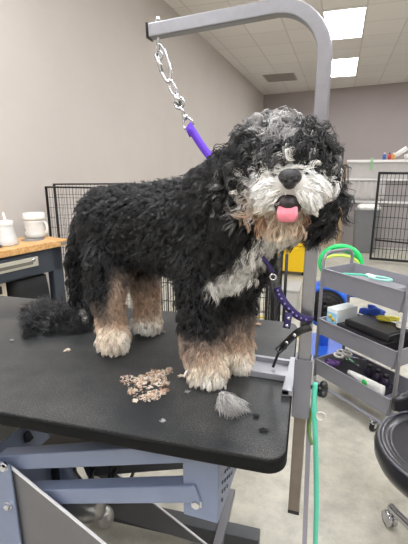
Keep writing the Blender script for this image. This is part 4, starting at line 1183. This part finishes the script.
# ears: soft hanging flaps covered in long curls
def ear(top, mid, tip, w, n_, seed, name_dir):
    b = MB(); path = bez([top, mid, tip], 8)
    b.sweep(path, [(w * math.cos(a), .010 * math.sin(a)) for a in np.linspace(0, 2 * PI, 15)[:-1]], up=name_dir, scales=[.55 + .5 * math.sin(PI * min(1, .15 + .75 * i / (len(path) - 1))) for i in range(len(path))])
    e = b.build('ear', mat('ear_skin', '151516', .9, spec=.1), dog); e['_o'] = (0, 0, 0)
    me = e.data; me.calc_loop_triangles(); e_name = e.name
    vv = np.array([v.co for v in me.vertices]); nn = np.array([v.normal for v in me.vertices]); tt = np.array([tuple(t.vertices) for t in me.loop_triangles])
    ar = np.linalg.norm(np.cross(vv[tt[:, 1]] - vv[tt[:, 0]], vv[tt[:, 2]] - vv[tt[:, 0]]), axis=1)
    r = np.random.default_rng(seed); t_ = r.choice(len(tt), n_, p=ar / ar.sum()); a, c = r.uniform(size=(2, n_)); f = a + c > 1; a[f], c[f] = 1 - a[f], 1 - c[f]
    p = vv[tt[t_, 0]] * (1 - a - c)[:, None] + vv[tt[t_, 1]] * a[:, None] + vv[tt[t_, 2]] * c[:, None]
    nr = nrm(nn[tt[t_, 0]] + nn[tt[t_, 1]] + nn[tt[t_, 2]])
    col = mixc(np.tile(BLACK, (n_, 1)), CHAR, .4 * (noise3(p, 130, 9) > .4))
    gs = (noise3(p * np.array([1, 1, .15]), 170, seed) > .95); col[gs] = GREY * .8
    locks('ear_fur', p, nr, tang(DOWN, nr), .058, .0015, col, e, seg=9, lift=.4, droop=.7, curl=.007, turns=1.6, clump=.68, per=12, seed=seed, wild=.45)
ear(P3(240, 150, .715), P3(228, 180, .705), P3(228, 212, .70), .030, 4200, 51, (0, -1, 0))
ear(P3(312, 150, .715), P3(318, 182, .705), P3(318, 215, .695), .022, 3600, 52, (0, -1, 0))

# nose, mouth, tongue, eyes
M_nose = mat('dog_nose', '1b1a1c', .38, bump=.4, bscale=700)
nb = MB()
N0 = P3(290, 177, .585)
nb.ell(N0, HX * .0165, HF * .012, HZ * .0120, 20, 12)
nb.ell(N0 - HZ * .007 + HF * .003, HX * .010, HF * .010, HZ * .010, 16, 10)
no = nb.build('nose', M_nose, dog)
for s in (-1, 1):
    MB().ell(N0 + HX * .0085 * s - HZ * .003 + HF * .0105, HX * .0048, HF * .003, HZ * .0036, 10, 6).build('nostril', mat('nostril_dark', '040404', .6), no)
M_mouth = mat('mouth_dark', '1a0c0d', .5)
T0_ = P3(288, 205, .606)
mb_ = MB().ell(T0_ - HF * .002, HX * .0205, HF * .019, HZ * .0175, 20, 12).build('mouth', M_mouth, dog)
tg = MB(); pts = []
tp = bez([T0_ + HF * .002 - HZ * .001, T0_ + HF * .013 - HZ * .004, T0_ + HF * .019 - HZ * .010, T0_ + HF * .0195 - HZ * .017, T0_ + HF * .017 - HZ * .0225], 6)
def tsc(t): return (.85 + .2 * math.sin(PI * .7 * t)) * math.sqrt(max(.02, 1 - max(0, (t - .40) / .60) ** 2.4))
tg.sweep(tp, [(.0152 * math.cos(a), .0036 * math.sin(a) + (.0022 if abs(math.cos(a)) > .6 else 0)) for a in np.linspace(0, 2 * PI, 17)[:-1]], up=tuple(HZ), scales=[tsc(i / (len(tp) - 1)) for i in range(len(tp))])
to_ = tg.build('tongue', mat('tongue_pink', 'c9707e', .35, var=.08, vscale=120, bump=.2, bscale=600), dog)
ss = to_.modifiers.new('sub', 'SUBSURF'); ss.levels = 2; ss.render_levels = 2
M_eye = mat('dog_eye', '0d0907', .08, coat=.5)
for x in (263, 311):
    MB().ball(P3(x, 164, .632), .0085, 14, 10).build('eye', M_eye, dog)
# collar ring of purple webbing at the chest
col_ = bez([P3(250, 262, .735), P3(258, 255, .715), P3(266, 262, .705), P3(272, 272, .708)], 8)
clo = thing('dog_collar', P3(262, 260, .71), 'dark purple dog collar with metal ring across the white chest fur', 'collar')
MB().sweep(col_, RECT(.013, .003), up=(0, -1, .1)).build('webbing', M_dpurple, clo)
rc = P3(273, 277, .712)
MB().tube([rc + Vector((.0055 * math.cos(t), 0, .0055 * math.sin(t))) for t in np.linspace(0, 2 * PI, 17)[:-1]], .0016, 8, closed=True, up=(0, 1, 0)).build('ring', M_chrome, clo)
# ------------------------------------------------------------------ cut hair on the table
def pile(name, c, rx, ry, rz, n, ln, rad, cols, seed, curl=.004, turns=1.5, rot=0, seg=7, blobs=0, along=None, wild=.5, zc=.25, clump=.5, per=14):
    r = np.random.default_rng(seed)
    a = r.uniform(0, 2 * PI, n); q = np.sqrt(r.uniform(0, 1, n)); 
    x, y = q * np.cos(a), q * np.sin(a)
    lump = 1 + .35 * np.sin(5 * x + seed) * np.cos(4 * y + seed)
    if blobs:
        bc = r.uniform(-1, 1, (blobs, 2)) * np.array([.95, .8]); bi = r.integers(0, blobs, n); bs = r.uniform(.12, .3, blobs)
        x, y = bc[bi, 0] + x * bs[bi], bc[bi, 1] + y * bs[bi]
    z = (1 - np.minimum(q, 1) ** 1.6) * rz * lump * r.uniform(.1, 1, n)
    X = x * rx * math.cos(rot) - y * ry * math.sin(rot); Y = x * rx * math.sin(rot) + y * ry * math.cos(rot)
    p = np.array(c) + np.stack([X, Y, z + .003], 1)
    nn = nrm(np.stack([x * .6, y * .6, np.full(n, .5)], 1) + r.normal(size=(n, 3)) * .3)
    d = nrm(r.normal(size=(n, 3)) * np.array([1, 1, zc]))
    if along is not None: d = nrm(np.array(along) + r.normal(size=(n, 3)) * np.array([.14, .14, .06]))
    pal = np.array(cols)[r.integers(0, len(cols), n)]
    o = locks(name, p, nn, d, ln, rad, pal, None, seg=seg, lift=.2, droop=.15, curl=curl, turns=turns, clump=clump, per=per, zmin=TZ + .0012, seed=seed, wild=wild)
    me = o.data
    return o
def tz(x, y): 
    p = atZ(x, y, TZ); return p
o = pile('hair_clippings', tz(64, 321), .095, .135, .050, 7000, .052, .0010, [BLACK, CHAR, BLACK], 61, rot=.3, blobs=26, zc=.55, clump=.8, per=22)
tag(o, 'large heap of cut black dog hair on the table behind the hind legs', 'cut hair', kind='stuff')
o = pile('hair_clippings', tz(38, 307), .045, .05, .014, 900, .028, .0010, [CHAR, TAUPE * .5, BLACK], 62)
tag(o, 'thin grey spill of cut hair at the left back of the table', 'cut hair', kind='stuff')
o = pile('hair_clippings', tz(149, 386), .052, .070, .008, 800, .011, .0012, [TAN, CREAM, RUST, WHITE * .9, TAN, CREAM], 63, curl=.002, rot=.5, blobs=22)
tag(o, 'scattered clump of tan and white cut hair in the middle of the table', 'cut hair', kind='stuff')
p = tz(231, 406)
q = tz(238, 421); dq = np.array(q - tz(222, 392)); dq /= np.linalg.norm(dq)
o = pile('hair_tuft', tz(224, 396), .012, .010, .008, 2200, .066, .0009, [GREY, WHITE * .8, GREY], 64, curl=.001, turns=.5, along=dq, wild=.1)
tag(o, 'long pale grey tuft of cut hair in front of the front paws', 'hair tuft')
CR = [(67, 351, .008, CREAM, 'small pale hair tuft in front of the black hair heap'), (181, 377, .006, CREAM, 'tiny pale hair tuft left of the front paw'),
      (187, 393, .005, GREY, 'tiny grey hair tuft between tan clump and grey tuft'), (163, 422, .005, GREY, 'tiny grey hair tuft near the front table edge'),
      (12, 341, .005, GREY, 'tiny grey hair tuft at the far left of the table'), (258, 325, .008, TAN, 'small tan hair tuft at the back table edge behind the dog'),
      (163, 333, .006, GREY, 'tiny grey hair tuft beside the far hind paw'), (135, 402, .006, CREAM, 'small cream hair tuft below the tan clump'),
      (256, 417, .005, BLACK, 'small black hair tuft right of the grey tuft'), (263, 431, .007, BLACK, 'small black hair tuft at the front right corner of the table')]
for k, (x, y, r_, c, lab) in enumerate(CR):
    o = pile('hair_tuft', tz(x, y), r_, r_ * .8, r_ * .4, 60, r_ * 1.3, .0010, [c], 70 + k, curl=.001, turns=.6, seg=5)
    tag(o, lab, 'hair tuft', 'stray hair tufts on the table')
